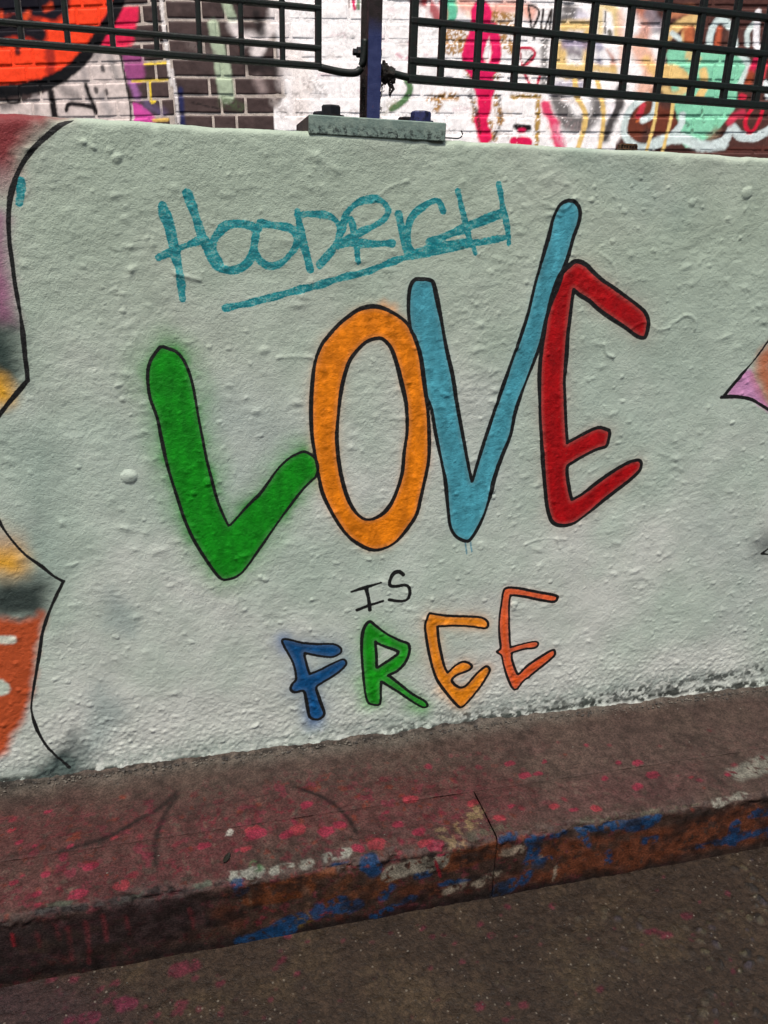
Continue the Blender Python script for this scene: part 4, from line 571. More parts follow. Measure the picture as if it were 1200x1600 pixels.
RD = [
    ["s",[[-0.4432,-0.3396],[-0.2918,-0.3621],[-0.1907,-0.4266]],0.0875,"503238",0.05,0.5,0.025,0.1],
    ["s",[[0.257,-0.4486],[0.2788,-0.4874]],0.075,"6b5840",0.0375,0.5,0.025,0.35],
    ["s",[[0.5983,-0.4994],[0.5558,-0.5139]],0.0875,"6b5a42",0.0438,0.45,0.025,0.35],
    ["s",[[-0.3499,-0.3493],[-0.2848,-0.4059]],0.075,"48323c",0.0375,0.35,0.025,0.1],
    ["s",[[-0.0684,-0.3575],[-0.055,-0.3581]],0.021,"7c3040",0.0025,0.85,0.0088,0.3],
    ["s",[[-0.0827,-0.358],[-0.0715,-0.358]],0.0175,"7c3040",0.0025,0.85,0.0088,0.3],
    ["s",[[-0.1613,-0.4005],[-0.1475,-0.4014]],0.0227,"84304a",0.0025,0.85,0.0088,0.3],
    ["s",[[-0.1697,-0.3954],[-0.1592,-0.3956]],0.0175,"84304a",0.0025,0.85,0.0088,0.3],
    ["s",[[-0.0758,-0.4215],[-0.0683,-0.4209]],0.0122,"7c3040",0.0025,0.85,0.0088,0.3],
    ["s",[[-0.0854,-0.4322],[-0.078,-0.4317]],0.0122,"7c3040",0.0025,0.85,0.0088,0.3],
    ["s",[[-0.2455,-0.3398],[-0.2392,-0.3389]],0.0105,"7c3040",0.0025,0.85,0.0088,0.3],
    ["s",[[-0.1835,-0.3614],[-0.176,-0.3607]],0.0122,"7c3040",0.0025,0.85,0.0088,0.3],
    ["s",[[-0.2803,-0.3322],[-0.274,-0.3313]],0.0105,"7c3040",0.0025,0.85,0.0088,0.3],
    ["s",[[-0.2167,-0.4116],[-0.2033,-0.4125]],0.0227,"84304a",0.0025,0.85,0.0088,0.3],
    ["s",[[-0.244,-0.4108],[-0.2359,-0.4105]],0.014,"84304a",0.0025,0.85,0.0088,0.3],
    ["s",[[0.0968,-0.3326],[0.1053,-0.3319]],0.0122,"7c3040",0.0025,0.85,0.0088,0.3],
    ["s",[[0.1759,-0.3588],[0.1799,-0.3571]],0.0052,"7c3040",0.0025,0.85,0.0088,0.3],
    ["s",[[0.5786,-0.3711],[0.5842,-0.3695]],0.0061,"7c3040",0.0025,0.85,0.0088,0.3],
    ["s",[[0.7248,-0.458],[0.7361,-0.4578]],0.014,"7c3040",0.0025,0.85,0.0088,0.3],
    ["s",[[0.7436,-0.4714],[0.7561,-0.4715]],0.0158,"7c3040",0.0025,0.85,0.0088,0.3],
    ["s",[[0.736,-0.4932],[0.7434,-0.4922]],0.0088,"7c3040",0.0025,0.85,0.0088,0.3],
    ["s",[[0.6953,-0.4792],[0.7021,-0.4781]],0.0079,"7c3040",0.0025,0.85,0.0088,0.3],
    ["s",[[0.8075,-0.4417],[0.8167,-0.4408]],0.0105,"7c3040",0.0025,0.85,0.0088,0.3],
    ["s",[[0.79,-0.4881],[0.7971,-0.487]],0.0079,"7c3040",0.0025,0.85,0.0088,0.3],
    ["s",[[0.4452,-0.4068],[0.4515,-0.4055]],0.0079,"7c3040",0.0025,0.85,0.0088,0.3],
    ["s",[[0.4868,-0.4171],[0.4921,-0.4156]],0.0061,"7c3040",0.0025,0.85,0.0088,0.3],
    ["s",[[0.3822,-0.5233],[0.3879,-0.5223]],0.0079,"7c3040",0.0025,0.85,0.0088,0.3],
    ["s",[[0.4484,-0.5367],[0.4542,-0.5358]],0.0079,"7c3040",0.0025,0.85,0.0088,0.3],
    ["s",[[0.3143,-0.4996],[0.3221,-0.4991]],0.0114,"7c3040",0.0025,0.85,0.0088,0.3],
    ["s",[[0.3171,-0.4452],[0.3241,-0.4443]],0.0096,"7c3040",0.0025,0.85,0.0088,0.3],
    ["s",[[0.5832,-0.5384],[0.5888,-0.5374]],0.007,"7c3040",0.0025,0.85,0.0088,0.3],
    ["s",[[0.3793,-0.4068],[0.3837,-0.4052]],0.0052,"7c3040",0.0025,0.85,0.0088,0.3],
    ["s",[[0.4339,-0.3844],[0.4391,-0.3828]],0.0061,"7c3040",0.0025,0.85,0.0088,0.3],
    ["s",[[-0.0149,-0.3971],[-0.0093,-0.3961]],0.0088,"7c3040",0.0025,0.85,0.0088,0.3],
    ["s",[[0.0857,-0.3767],[0.0906,-0.3753]],0.007,"7c3040",0.0025,0.85,0.0088,0.3],
    ["s",[[0.1087,-0.4068],[0.113,-0.4054]],0.0061,"7c3040",0.0025,0.85,0.0088,0.3],
    ["s",[[0.3336,-0.3668],[0.338,-0.365]],0.0052,"7c3040",0.0025,0.85,0.0088,0.3],
]
CORNER = [-0.0174, 2.8343, 1.5695]
FR = [[0.98341, -0.17872, 0.031], [-0.0305, 0.00554, 0.99952], [-0.1788, -0.98389, -0.0]]
FL = [[0.91326, -0.40661, 0.025], [-0.02284, 0.01017, 0.99969], [-0.40674, -0.91355, -0.0]]


# ------------------------------------------------------------------ numeric helpers
def lin(h):
    c = np.array([int(h[i:i + 2], 16) for i in (0, 2, 4)]) / 255.0
    return np.where(c <= 0.04045, c / 12.92, ((c + 0.055) / 1.055) ** 2.4)

LAT = {}
def vnoise(u, v, s, seed, sv=None):
    """smooth value noise, roughly -1..1, cell size s (sv: other cell size across)"""
    lat = LAT.get(seed)
    if lat is None: lat = LAT[seed] = np.random.RandomState(seed).rand(256, 256) * 2 - 1
    x = u / s + 1000.0
    y = v / (sv or s) + 1000.0
    xi = np.floor(x).astype(int); yi = np.floor(y).astype(int)
    fx = x - xi; fy = y - yi
    fx = fx * fx * (3 - 2 * fx); fy = fy * fy * (3 - 2 * fy)
    a = lat[xi & 255, yi & 255]; b = lat[(xi + 1) & 255, yi & 255]
    c = lat[xi & 255, (yi + 1) & 255]; d = lat[(xi + 1) & 255, (yi + 1) & 255]
    return (a * (1 - fx) + b * fx) * (1 - fy) + (c * (1 - fx) + d * fx) * fy

def fbm(u, v, s, seed, n=4, sv=None):
    t = 0; a = 1.0; tot = 0
    for i in range(n):
        k = 0.5 ** i
        t = t + a * vnoise(u + 0.37 * i, v + 0.11 * i, s * k, seed + i, sv * k if sv else None); tot += a; a *= 0.55
    return t / tot

def seg_dist(u, v, pts):
    d = np.full(u.shape, 1e3)
    pts = np.asarray(pts, float)
    if len(pts) == 1:
        return np.hypot(u - pts[0, 0], v - pts[0, 1])
    for (ax, ay), (bx, by) in zip(pts[:-1], pts[1:]):
        ex, ey = bx - ax, by - ay
        L2 = ex * ex + ey * ey + 1e-12
        t = np.clip(((u - ax) * ex + (v - ay) * ey) / L2, 0, 1)
        np.minimum(d, np.hypot(u - ax - t * ex, v - ay - t * ey), out=d)
    return d

def inside(u, v, pts):
    r = np.zeros(u.shape, bool)
    n = len(pts)
    for i in range(n):
        x1, y1 = pts[i]; x2, y2 = pts[(i + 1) % n]
        if y1 == y2: continue
        c = ((y1 > v) != (y2 > v)) & (u < (x2 - x1) * (v - y1) / (y2 - y1) + x1)
        r ^= c
    return r

def catmull(pts, closed, n=4):
    p = np.asarray(pts, float); N = len(p); o = []
    for i in range(N if closed else N - 1):
        if closed:
            a, b, c, d = p[i - 1], p[i], p[(i + 1) % N], p[(i + 2) % N]
        else:
            a, b, c, d = p[max(i - 1, 0)], p[i], p[i + 1], p[min(i + 2, N - 1)]
        for k in range(n):
            t = k / n
            o.append(0.5 * ((2 * b) + (c - a) * t + (2 * a - 5 * b + 4 * c - d) * t * t + (3 * b - a - 3 * c + d) * t ** 3))
    if not closed: o.append(p[-1])
    return np.array(o)

def smooth(e0, e1, x):
    t = np.clip((x - e0) / (e1 - e0), 0, 1)
    return t * t * (3 - 2 * t)

def paint_layers(u, v, col, layers, gain=1.0):
    """lay sprayed / brushed marks over col (N,3): kind, pts, width, colour, soft edge, alpha, ragged edge, grain"""
    for li, (kind, pts, w, hexc, soft, alpha, rough, grain) in enumerate(layers):
        P = np.asarray(pts, float)
        m = w / 2 + soft + rough + 0.004
        sel = np.where((u > P[:, 0].min() - m) & (u < P[:, 0].max() + m) & (v > P[:, 1].min() - m) & (v < P[:, 1].max() + m))[0]
        if not len(sel): continue
        uu, vv = u[sel], v[sel]
        if kind == 'p':
            C = catmull(P, True, 3)
            d = seg_dist(uu, vv, np.vstack([C, C[:1]]))
            d = np.where(inside(uu, vv, C), -d, d)
        else:
            d = seg_dist(uu, vv, catmull(P, False, 4) if len(P) > 2 else P) - w / 2
        if rough:
            d = d + rough * fbm(uu, vv, max(rough * 3, 0.006), 50 + li % 40, 3)
        a = alpha * smooth(soft, -soft, d)
        if grain:
            n = fbm(uu, vv, 0.009, 130 + li % 30, 3) * 0.5 + 0.5
            a = a * smooth(grain - 0.06, grain + 0.10, n)
        c = lin(hexc) * gain
        col[sel] = col[sel] * (1 - a[:, None]) + c * a[:, None]
    return col

# ------------------------------------------------------------------ object helpers
def link(o, parent=None):
    COL.objects.link(o)
    if parent: o.parent = parent
    return o

def empty(name, loc=(0, 0, 0), parent=None):
    o = bpy.data.objects.new(name, None)
    o.location = loc
    o.empty_display_size = 0.05
    return link(o, parent)

def tag(o, label=None, cat=None, group=None, kind=None):
    if label: o['label'] = label
    if cat: o['category'] = cat
    if group: o['group'] = group
    if kind: o['kind'] = kind
    return o

def mesh_np(name, verts, quads, mat, parent=None, cols=None, floats=None, normals=None, colname='paint', cols2=None):
    verts = np.asarray(verts, np.float32); quads = np.asarray(quads, np.int32)
    me = bpy.data.meshes.new(name)
    me.vertices.add(len(verts)); me.vertices.foreach_set('co', verts.ravel())
    nf = len(quads)
    me.loops.add(nf * 4); me.loops.foreach_set('vertex_index', quads.ravel())
    me.polygons.add(nf)
    me.polygons.foreach_set('loop_start', np.arange(0, nf * 4, 4, dtype=np.int32))
    me.polygons.foreach_set('use_smooth', np.ones(nf, bool))
    me.update(calc_edges=True)
    for nm, c in (('paint', cols), ('ink', cols2)):
        if c is None: continue
        a = me.attributes.new(nm, 'FLOAT_COLOR', 'POINT')
        rgba = np.ones((len(verts), 4), np.float32); rgba[:, :3] = np.clip(c, 0, 1)
        a.data.foreach_set('color', rgba.ravel())
    for nm, f in (floats or {}).items():
        a = me.attributes.new(nm, 'FLOAT', 'POINT')
        a.data.foreach_set('value', np.asarray(f, np.float32).ravel())
    if normals is not None:
        me.normals_split_custom_set_from_vertices(np.asarray(normals, float).tolist())
    me.materials.append(mat)
    return link(bpy.data.objects.new(name, me), parent)

def grid_quads(nu, nv, flip=False):
    i = np.arange(nu * nv).reshape(nv, nu)
    q = np.stack([i[:-1, :-1], i[:-1, 1:], i[1:, 1:], i[1:, :-1]], -1).reshape(-1, 4)
    return q[:, ::-1] if flip else q

def bm_obj(name, bm, mat, parent=None, smooth_=False):
    me = bpy.data.meshes.new(name)
    bmesh.ops.recalc_face_normals(bm, faces=bm.faces[:])
    bm.to_mesh(me); bm.free()
    me.materials.append(mat)
    if smooth_:
        for p in me.polygons: p.use_smooth = True
    return link(bpy.data.objects.new(name, me), parent)

def bm_box(bm, x0, x1, y0, y1, z0, z1, bev=0.0, seg=1):
    vs_ = [bm.verts.new(p) for p in ((x0, y0, z0), (x1, y0, z0), (x1, y1, z0), (x0, y1, z0), (x0, y0, z1), (x1, y0, z1), (x1, y1, z1), (x0, y1, z1))]
    fs = [bm.faces.new([vs_[i] for i in f]) for f in ((0, 3, 2, 1), (4, 5, 6, 7), (0, 1, 5, 4), (1, 2, 6, 5), (2, 3, 7, 6), (3, 0, 4, 7))]
    if bev:
        es = set(e for f in fs for e in f.edges)
        bmesh.ops.bevel(bm, geom=list(es), offset=bev, segments=seg, affect='EDGES', profile=0.6)

def bm_prism(bm, pts, axis, a0, a1):
    """extrude polygon pts along axis 'x','y','z'"""
    def P(p, a):
        return {'x': (a, p[0], p[1]), 'y': (p[0], a, p[1]), 'z': (p[0], p[1], a)}[axis]
    A = [bm.verts.new(P(p, a0)) for p in pts]; B = [bm.verts.new(P(p, a1)) for p in pts]
    n = len(pts)
    bm.faces.new(A); bm.faces.new(B[::-1])
    for i in range(n):
        bm.faces.new((A[i], A[(i + 1) % n], B[(i + 1) % n], B[i]))

def bm_tube(bm, pts, radii, n=8):
    pts = [Vector(p) for p in pts]
    rings = []
    for i, p in enumerate(pts):
        t = (pts[min(i + 1, len(pts) - 1)] - pts[max(i - 1, 0)]).normalized()
        s = t.cross(Vector((0.3, 0.2, 1) if abs(t.z) < 0.9 else (1, 0.1, 0))).normalized(); q = t.cross(s)
        r = radii[i] if hasattr(radii, '__len__') else radii
        rings.append([bm.verts.new(p + s * math.cos(2 * math.pi * k / n) * r + q * math.sin(2 * math.pi * k / n) * r) for k in range(n)])
    for a, b in zip(rings[:-1], rings[1:]):
        for k in range(n): bm.faces.new((a[k], a[(k + 1) % n], b[(k + 1) % n], b[k]))
    bm.faces.new(rings[0][::-1]); bm.faces.new(rings[-1])

# ------------------------------------------------------------------ materials
class NT:
    def __init__(self, name):
        self.mat = bpy.data.materials.new(name)
        self.mat.use_nodes = True
        self.t = self.mat.node_tree; self.n = self.t.nodes
        self.b = self.n['Principled BSDF']
    def link(self, a, b): self.t.links.new(a, b)
    def set(self, sock, val):
        if isinstance(val, bpy.types.NodeSocket): self.link(val, sock)
        elif isinstance(val, (tuple, list, np.ndarray)) and len(val) == 3 and sock.type == 'RGBA': sock.default_value = (*[float(x) for x in val], 1)
        else: sock.default_value = val
    def attr(self, nm, out):
        a = self.n.new('ShaderNodeAttribute'); a.attribute_name = nm; return a.outputs[out]
    def coord(self):
        return self.n.new('ShaderNodeTexCoord').outputs['Object']
    def noise(self, scale, detail=3, vec=None, rough=0.55, stretch=None):
        t = self.n.new('ShaderNodeTexNoise'); t.inputs['Scale'].default_value = scale; t.inputs['Detail'].default_value = detail; t.inputs['Roughness'].default_value = rough
        v = vec or self.coord()
        if stretch:
            m = self.n.new('ShaderNodeMapping'); m.inputs['Scale'].default_value = stretch; self.link(v, m.inputs[0]); v = m.outputs[0]
        self.link(v, t.inputs['Vector']); return t.outputs['Fac']
    def math(self, op, a, b=0.0, c=None):
        m = self.n.new('ShaderNodeMath'); m.operation = op; self.set(m.inputs[0], a); self.set(m.inputs[1], b)
        if c is not None: self.set(m.inputs[2], c)
        return m.outputs[0]
    def ramp(self, x, a, b, lo=0.0, hi=1.0):
        m = self.n.new('ShaderNodeMapRange'); m.interpolation_type = 'SMOOTHSTEP'
        self.set(m.inputs[0], x); m.inputs[1].default_value = a; m.inputs[2].default_value = b; m.inputs[3].default_value = lo; m.inputs[4].default_value = hi
        return m.outputs[0]
    def mix(self, f, a, b, mode='MIX'):
        m = self.n.new('ShaderNodeMix'); m.data_type = 'RGBA'; m.blend_type = mode
        self.set(m.inputs[0], f); self.set(m.inputs[6], a); self.set(m.inputs[7], b); return m.outputs[2]
    def bump(self, h, dist=0.001, strength=0.5, prev=None):
        b = self.n.new('ShaderNodeBump'); b.inputs['Strength'].default_value = strength; b.inputs['Distance'].default_value = dist
        self.link(h, b.inputs['Height'])
        if prev: self.link(prev, b.inputs['Normal'])
        return b.outputs[0]
    def done(self, col, rough=0.6, normal=None, metal=0.0, spec=0.5):
        self.set(self.b.inputs['Base Color'], col); self.set(self.b.inputs['Roughness'], rough); self.set(self.b.inputs['Metallic'], metal)
        self.b.inputs['Specular IOR Level'].default_value = spec
        if normal: self.link(normal, self.b.inputs['Normal'])
        return self.mat

def scaled(n, col, f):
    """multiply colour by a scalar socket"""
    v = n.n.new('ShaderNodeVectorMath'); v.operation = 'SCALE'
    n.link(col, v.inputs[0]); n.link(f, v.inputs['Scale']); return v.outputs[0]

def mat_mural():
    n = NT('painted_render'); co = n.coord()
    paint = n.attr('paint', 'Color'); ink = n.attr('ink', 'Color')
    df = n.attr('dfill', 'Fac'); dl = n.attr('dline', 'Fac'); dt = n.attr('dtag', 'Fac')
    nz = n.noise(260, 3, co); nzf = n.noise(900, 2, co); nb = n.noise(70, 4, co)
    blot = n.noise(14, 4, co)
    base = scaled(n, paint, n.ramp(blot, 0.3, 0.7, 0.93, 1.06))
    grit = n.ramp(n.noise(420, 2, co), 0.70, 0.80, 1.0, 0.72)
    base = scaled(n, base, grit)
    wob = n.math('MULTIPLY_ADD', nz, 0.0022, -0.0011)
    dfn = n.math('ADD', df, wob)
    passes = n.noise(26, 3, co, 0.5, (1.6, 1.0, 0.7))
    inkv = scaled(n, ink, n.math('MULTIPLY', n.ramp(nb, 0.3, 0.72, 0.86, 1.12), n.ramp(passes, 0.35, 0.68, 0.80, 1.16)))
    edge = n.ramp(df, -0.013, 0.0, 1.0, 0.86)                 # the spray is thinner near the letter's edge
    pits = n.ramp(n.noise(300, 3, co, 0.6), 0.66, 0.76, 1.0, 0.78)
    fillm = n.math('MULTIPLY', n.math('MULTIPLY', n.ramp(dfn, 0.0012, -0.0012), edge), pits)
    c = n.mix(fillm, base, inkv)
    # dry teal brush
    streak = n.noise(60, 4, co, 0.6, (1.0, 1.0, 2.2))
    spk = n.noise(330, 3, co)
    dtn = n.math('ADD', dt, n.math('MULTIPLY_ADD', nz, 0.0040, -0.0020))
    tm = n.ramp(dtn, 0.0007, -0.0009)
    dry = n.ramp(n.math('ADD', n.math('MULTIPLY', streak, 0.6), n.math('MULTIPLY', spk, 0.5)), 0.54, 0.66, 1.0, 0.66)
    tm = n.math('MULTIPLY', n.math('MULTIPLY', tm, dry), n.ramp(dt, -0.0045, -0.001, 0.96, 1.0))
    teal = n.mix(n.ramp(streak, 0.35, 0.65), tuple(lin('007a84') * 0.68), tuple(lin('14a2a6') * 0.70))
    c = n.mix(tm, c, teal)
    # black marker
    dln = n.math('ADD', dl, n.math('MULTIPLY_ADD', nz, 0.0018, -0.0009))
    lm = n.ramp(dln, 0.0006, -0.0006)
    lm = n.math('MULTIPLY', lm, n.ramp(nzf, 0.66, 0.76, 1.0, 0.55))
    c = n.mix(lm, c, (0.006, 0.006, 0.006))
    h = n.math('ADD', n.math('MULTIPLY', n.noise(210, 5, co, 0.65), 0.7), n.math('MULTIPLY', n.noise(480, 3, co), 0.4))
    return n.done(c, n.ramp(nb, 0.3, 0.7, 0.5, 0.7), n.bump(h, 0.0034, 0.62), 0, 0.20)

def mat_painted(name, rough=(0.55, 0.8), fine=500, fdist=0.001, fstr=0.5, speck=0.25, mid=60, var=0.15):
    n = NT(name); co = n.coord()
    c = n.attr('paint', 'Color')
    a = n.noise(mid, 4, co); f = n.noise(fine, 3, co)
    c = scaled(n, c, n.ramp(a, 0.3, 0.7, 1 - var, 1 + var))
    c = scaled(n, c, n.ramp(f, 0.35, 0.65, 1 - speck, 1 + speck))
    h = n.math('ADD', n.math('MULTIPLY', a, 0.5), n.math('MULTIPLY', f, 0.5))
    return n.done(c, n.ramp(a, 0.3, 0.7, *rough), n.bump(h, fdist, fstr), 0, 0.15)

def mat_asphalt():
    n = NT('old_asphalt'); co = n.coord()
    c = n.attr('paint', 'Color')
    def vor(scale, out):
        t = n.n.new('ShaderNodeTexVoronoi'); t.inputs['Scale'].default_value = scale; n.link(co, t.inputs['Vector']); return t.outputs[out]
    a = n.noise(60, 5, co, 0.6); f = n.noise(320, 4, co, 0.65)
    cell = n.n.new('ShaderNodeSeparateColor'); n.link(vor(150, 'Color'), cell.inputs[0])
    stone = n.ramp(cell.outputs[0], 0.25, 0.95, 0.85, 1.22)
    rim = n.ramp(vor(150, 'Distance'), 0.45, 0.75, 1.0, 0.82)
    c = scaled(n, c, n.ramp(a, 0.3, 0.7, 0.72, 1.25))
    c = scaled(n, c, n.math('MULTIPLY', stone, rim))
    c = scaled(n, c, n.ramp(f, 0.35, 0.65, 0.7, 1.3))
    fleck = n.math('MULTIPLY', n.ramp(cell.outputs[1], 0.93, 0.97), n.ramp(vor(150, 'Distance'), 0.35, 0.2))  # pale speckles in a few of the stone cells
    c = n.mix(n.math('MULTIPLY', fleck, 0.45), c, (0.16, 0.14, 0.11))
    h = n.math('ADD', n.math('MULTIPLY', rim, 0.6), n.math('MULTIPLY', f, 0.6))
    return n.done(c, n.ramp(a, 0.3, 0.7, 0.5, 0.8), n.bump(h, 0.0035, 0.9), 0, 0.2)

def mat_metal(name, col, col2, rough=(0.4, 0.65), sc=90, rust=None, spec=0.25):
    n = NT(name); co = n.coord()
    a = n.noise(sc, 5, co, 0.65); f = n.noise(700, 3, co)
    c = n.mix(n.ramp(a, 0.4, 0.62), tuple(lin(col)), tuple(lin(col2)))
    if rust: c = n.mix(n.ramp(n.noise(sc * 0.45, 5, co, 0.7), 0.56, 0.66), c, tuple(lin(rust)))
    h = n.math('ADD', n.math('MULTIPLY', a, 0.6), n.math('MULTIPLY', f, 0.4))
    return n.done(c, n.ramp(a, 0.3, 0.7, *rough), n.bump(h, 0.0012, 0.6), 0, spec)

M_MURAL = mat_mural()
M_BRICK = mat_painted('painted_brick', (0.4, 0.7), 420, 0.002, 0.5, 0.12, 45, 0.10)
M_MORTAR = mat_painted('painted_mortar', (0.6, 0.8), 380, 0.003, 0.7, 0.18, 60, 0.15)
M_PAVE = mat_painted('splashed_concrete', (0.55, 0.8), 300, 0.003, 0.9, 0.32, 45, 0.25)
M_KERB = mat_painted('splashed_kerb_stone', (0.45, 0.75), 300, 0.003, 0.8, 0.32, 45, 0.28)
M_ROAD = mat_asphalt()
M_GREEN = mat_metal('dark_green_paint', '0f1811', '080a08', (0.35, 0.6), 150, '150d08')
M_BOLT = mat_metal('black_bolt_paint', '15161a', '0e0d0d', (0.4, 0.6), 140, '2a1c18')
M_BLUEBOLT = mat_metal('blue_overspray_bolt', '2b2f58', '191b30', (0.4, 0.6), 140)
M_RUST = mat_metal('rusty_plate_edge', '33231f', '1f1716', (0.6, 0.85), 80, '4a2e22')

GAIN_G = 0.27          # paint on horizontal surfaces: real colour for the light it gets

# ------------------------------------------------------------------ ground and road
def sheet(name, x0, x1, y0, y1, z, mat, n=2):
    xs = np.linspace(x0, x1, n); ys = np.linspace(y0, y1, n)
    U, V = np.meshgrid(xs, ys)
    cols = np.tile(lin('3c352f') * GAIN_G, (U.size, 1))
    o = mesh_np(name, np.stack([U.ravel(), V.ravel(), np.full(U.size, z)], 1), grid_quads(n, n), mat, None, cols)
    return tag(o, kind='structure')

def spaced(a, b, step, lo, hi, g=1.35, mx=3.0):
    """even steps from a to b, then growing steps out to lo and hi"""
    mid = np.arange(a, b + step / 2, step)
    L = []; x = a; s = step
    while x > lo: s = min(s * g, mx); x = x - s; L.append(x)
    Rr = []; x = mid[-1]; s = step
    while x < hi: s = min(s * g, mx); x = x + s; Rr.append(x)
    return np.array(L[::-1] + list(mid) + Rr)

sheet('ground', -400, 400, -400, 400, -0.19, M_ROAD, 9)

KERB_Y, KERB_W, KERB_H = -0.33, 0.125, 0.136

xs = spaced(-0.75, 1.35, 0.003, -60, 60)
ys = spaced(-0.80, KERB_Y + 0.012, 0.003, -60, KERB_Y + 0.012)
U, V = np.meshgrid(xs, ys); u, v = U.ravel(), V.ravel()
near = (np.abs(u) < 3) & (v > -2.5)
tone = fbm(u, v, 0.16, 3, 4)
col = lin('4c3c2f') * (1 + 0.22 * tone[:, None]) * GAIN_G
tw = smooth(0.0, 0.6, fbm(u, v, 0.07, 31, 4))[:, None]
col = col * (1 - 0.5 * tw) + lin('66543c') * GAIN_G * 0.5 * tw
# exposed aggregate where the surface has worn, bottom right
hgt = 0.0016 * fbm(u, v, 0.05, 5, 4) + 0.0008 * vnoise(u, v, 0.008, 9)
rs = np.random.RandomState(4)
wear = smooth(0.05, 0.5, 0.6 * fbm(u, v, 0.22, 77, 3) - 0.15 + 1.1 * smooth(0.75, 1.15, u - 1.2 * (v + 0.42)))
npeb = 1500
px = rs.uniform(-0.7, 1.3, npeb); py = rs.uniform(-0.8, -0.345, npeb)
pr_ = rs.uniform(0.003, 0.011, npeb); pa = rs.uniform(0, math.pi, npeb); pe = rs.uniform(0.5, 0.85, npeb)
W_ = wear.reshape(U.shape); Hh = hgt.reshape(U.shape); Cc = col.reshape(U.shape + (3,))
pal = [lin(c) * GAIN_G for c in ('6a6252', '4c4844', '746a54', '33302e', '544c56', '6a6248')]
for k in range(npeb):
    i0, i1 = np.searchsorted(xs, (px[k] - pr_[k], px[k] + pr_[k])); j0, j1 = np.searchsorted(ys, (py[k] - pr_[k], py[k] + pr_[k]))
    if i1 - i0 < 2 or j1 - j0 < 2: continue
    uu = U[j0:j1, i0:i1] - px[k]; vv = V[j0:j1, i0:i1] - py[k]
    ca, sa = math.cos(pa[k]), math.sin(pa[k])
    q = ((uu * ca + vv * sa) / pr_[k]) ** 2 + ((-uu * sa + vv * ca) / (pr_[k] * pe[k])) ** 2
    w = W_[j0:j1, i0:i1]
    b = np.sqrt(np.clip(1 - q, 0, 1))
    Hh[j0:j1, i0:i1] += b * pr_[k] * 0.55 * w
    a = (smooth(1.0, 0.6, q) * w * 0.75)[..., None]
    Cc[j0:j1, i0:i1] = Cc[j0:j1, i0:i1] * (1 - a) + pal[k % 6] * a
hgt = Hh.ravel(); col = Cc.reshape(-1, 3)
spots = []
for k in range(420):
    x, y = rs.uniform(-0.45, 0.95), rs.uniform(-0.72, -0.35)
    if rs.rand() < 0.25 + 0.7 * max(0, min(1, (0.35 - x) / 0.7)):
        spots.append(['s', [[x, y], [x + rs.uniform(-.004, .004), y + .001]], 0.003 + 0.008 * rs.rand() ** 3, '7a3040', 0.002, rs.uniform(.35, .85), 0.004, 0.2])
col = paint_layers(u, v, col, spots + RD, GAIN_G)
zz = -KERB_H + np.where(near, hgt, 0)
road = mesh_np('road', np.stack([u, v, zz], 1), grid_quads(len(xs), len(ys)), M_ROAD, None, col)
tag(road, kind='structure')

# ------------------------------------------------------------------ pavement strip and kerb stones share one set of paint marks
rs = np.random.RandomState(12)
PSPOT = []
for k in range(420):
    x = rs.uniform(-0.6, 1.35); t = rs.uniform(-0.34, -0.06)
    dens = (0.85 if x < 0.55 else 0.30) * smooth(-0.03, -0.18, np.array(t))
    if rs.rand() > dens: continue
    r_ = abs(rs.normal(0.0, 0.0035)) + 0.0018
    PSPOT.append(['s', [[x, t], [x + rs.uniform(-.5, .5) * r_, t + rs.uniform(-.5, .5) * r_]], r_ * 1.6, rs.choice(['a02c48', '8e3040', '9a3442', '7e3038', '95402e']), 0.003, float(rs.uniform(.25, .8)), 0.005, 0.15])

def pave_colour(u, t):
    n1 = fbm(u, t, 0.14, 21, 4); n2 = fbm(u, t, 0.03, 25, 3)
    c = lin('69544c') * (1 + 0.22 * n1 + 0.12 * n2)[:, None]
    m = smooth(-0.1, 0.5, fbm(u, t, 0.09, 28, 4))[:, None] * 0.5
    c = c * (1 - m) + lin('7a665a') * m
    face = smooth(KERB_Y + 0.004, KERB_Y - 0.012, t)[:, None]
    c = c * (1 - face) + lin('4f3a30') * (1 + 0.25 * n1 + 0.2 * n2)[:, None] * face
    c = paint_layers(u, t, c, PV[:4], 1.0)
    zone = smooth(-0.05, -0.14, t) * smooth(0.9, 0.35, u + 0.25 * n1) * 0.85 + 0.12 * smooth(-0.08, -0.16, t)
    for sc, sd_, th, hx in ((0.011, 601, 0.30, '87303c'), (0.020, 611, 0.34, '93384a'), (0.0075, 621, 0.38, '6a2a2e'), (0.016, 631, 0.42, '8c3e2c'), (0.009, 641, 0.40, '3a2a26'), (0.012, 651, 0.44, '8a7868')):
        k = smooth(th, th + 0.10, fbm(u, t, sc, sd_, 3)) * (zone if hx[0] in '896' and hx != '8a7868' else 0.6)
        k = (k * (0.55 + 0.45 * vnoise(u, t, 0.06, sd_ + 5)))[:, None] * 0.85
        c = c * (1 - k) + lin(hx) * k
    c = paint_layers(u, t, c, PSPOT + PV[4:], 1.0)
    g = smooth(0.12, 0.5, fbm(u, t, 0.05, 661, 4))[:, None] * (0.35 + 0.35 * face)      # dirt
    c = c * (1 - g) + lin('2e2622') * g
    return c * GAIN_G * (1 - face) + c * 0.34 * face

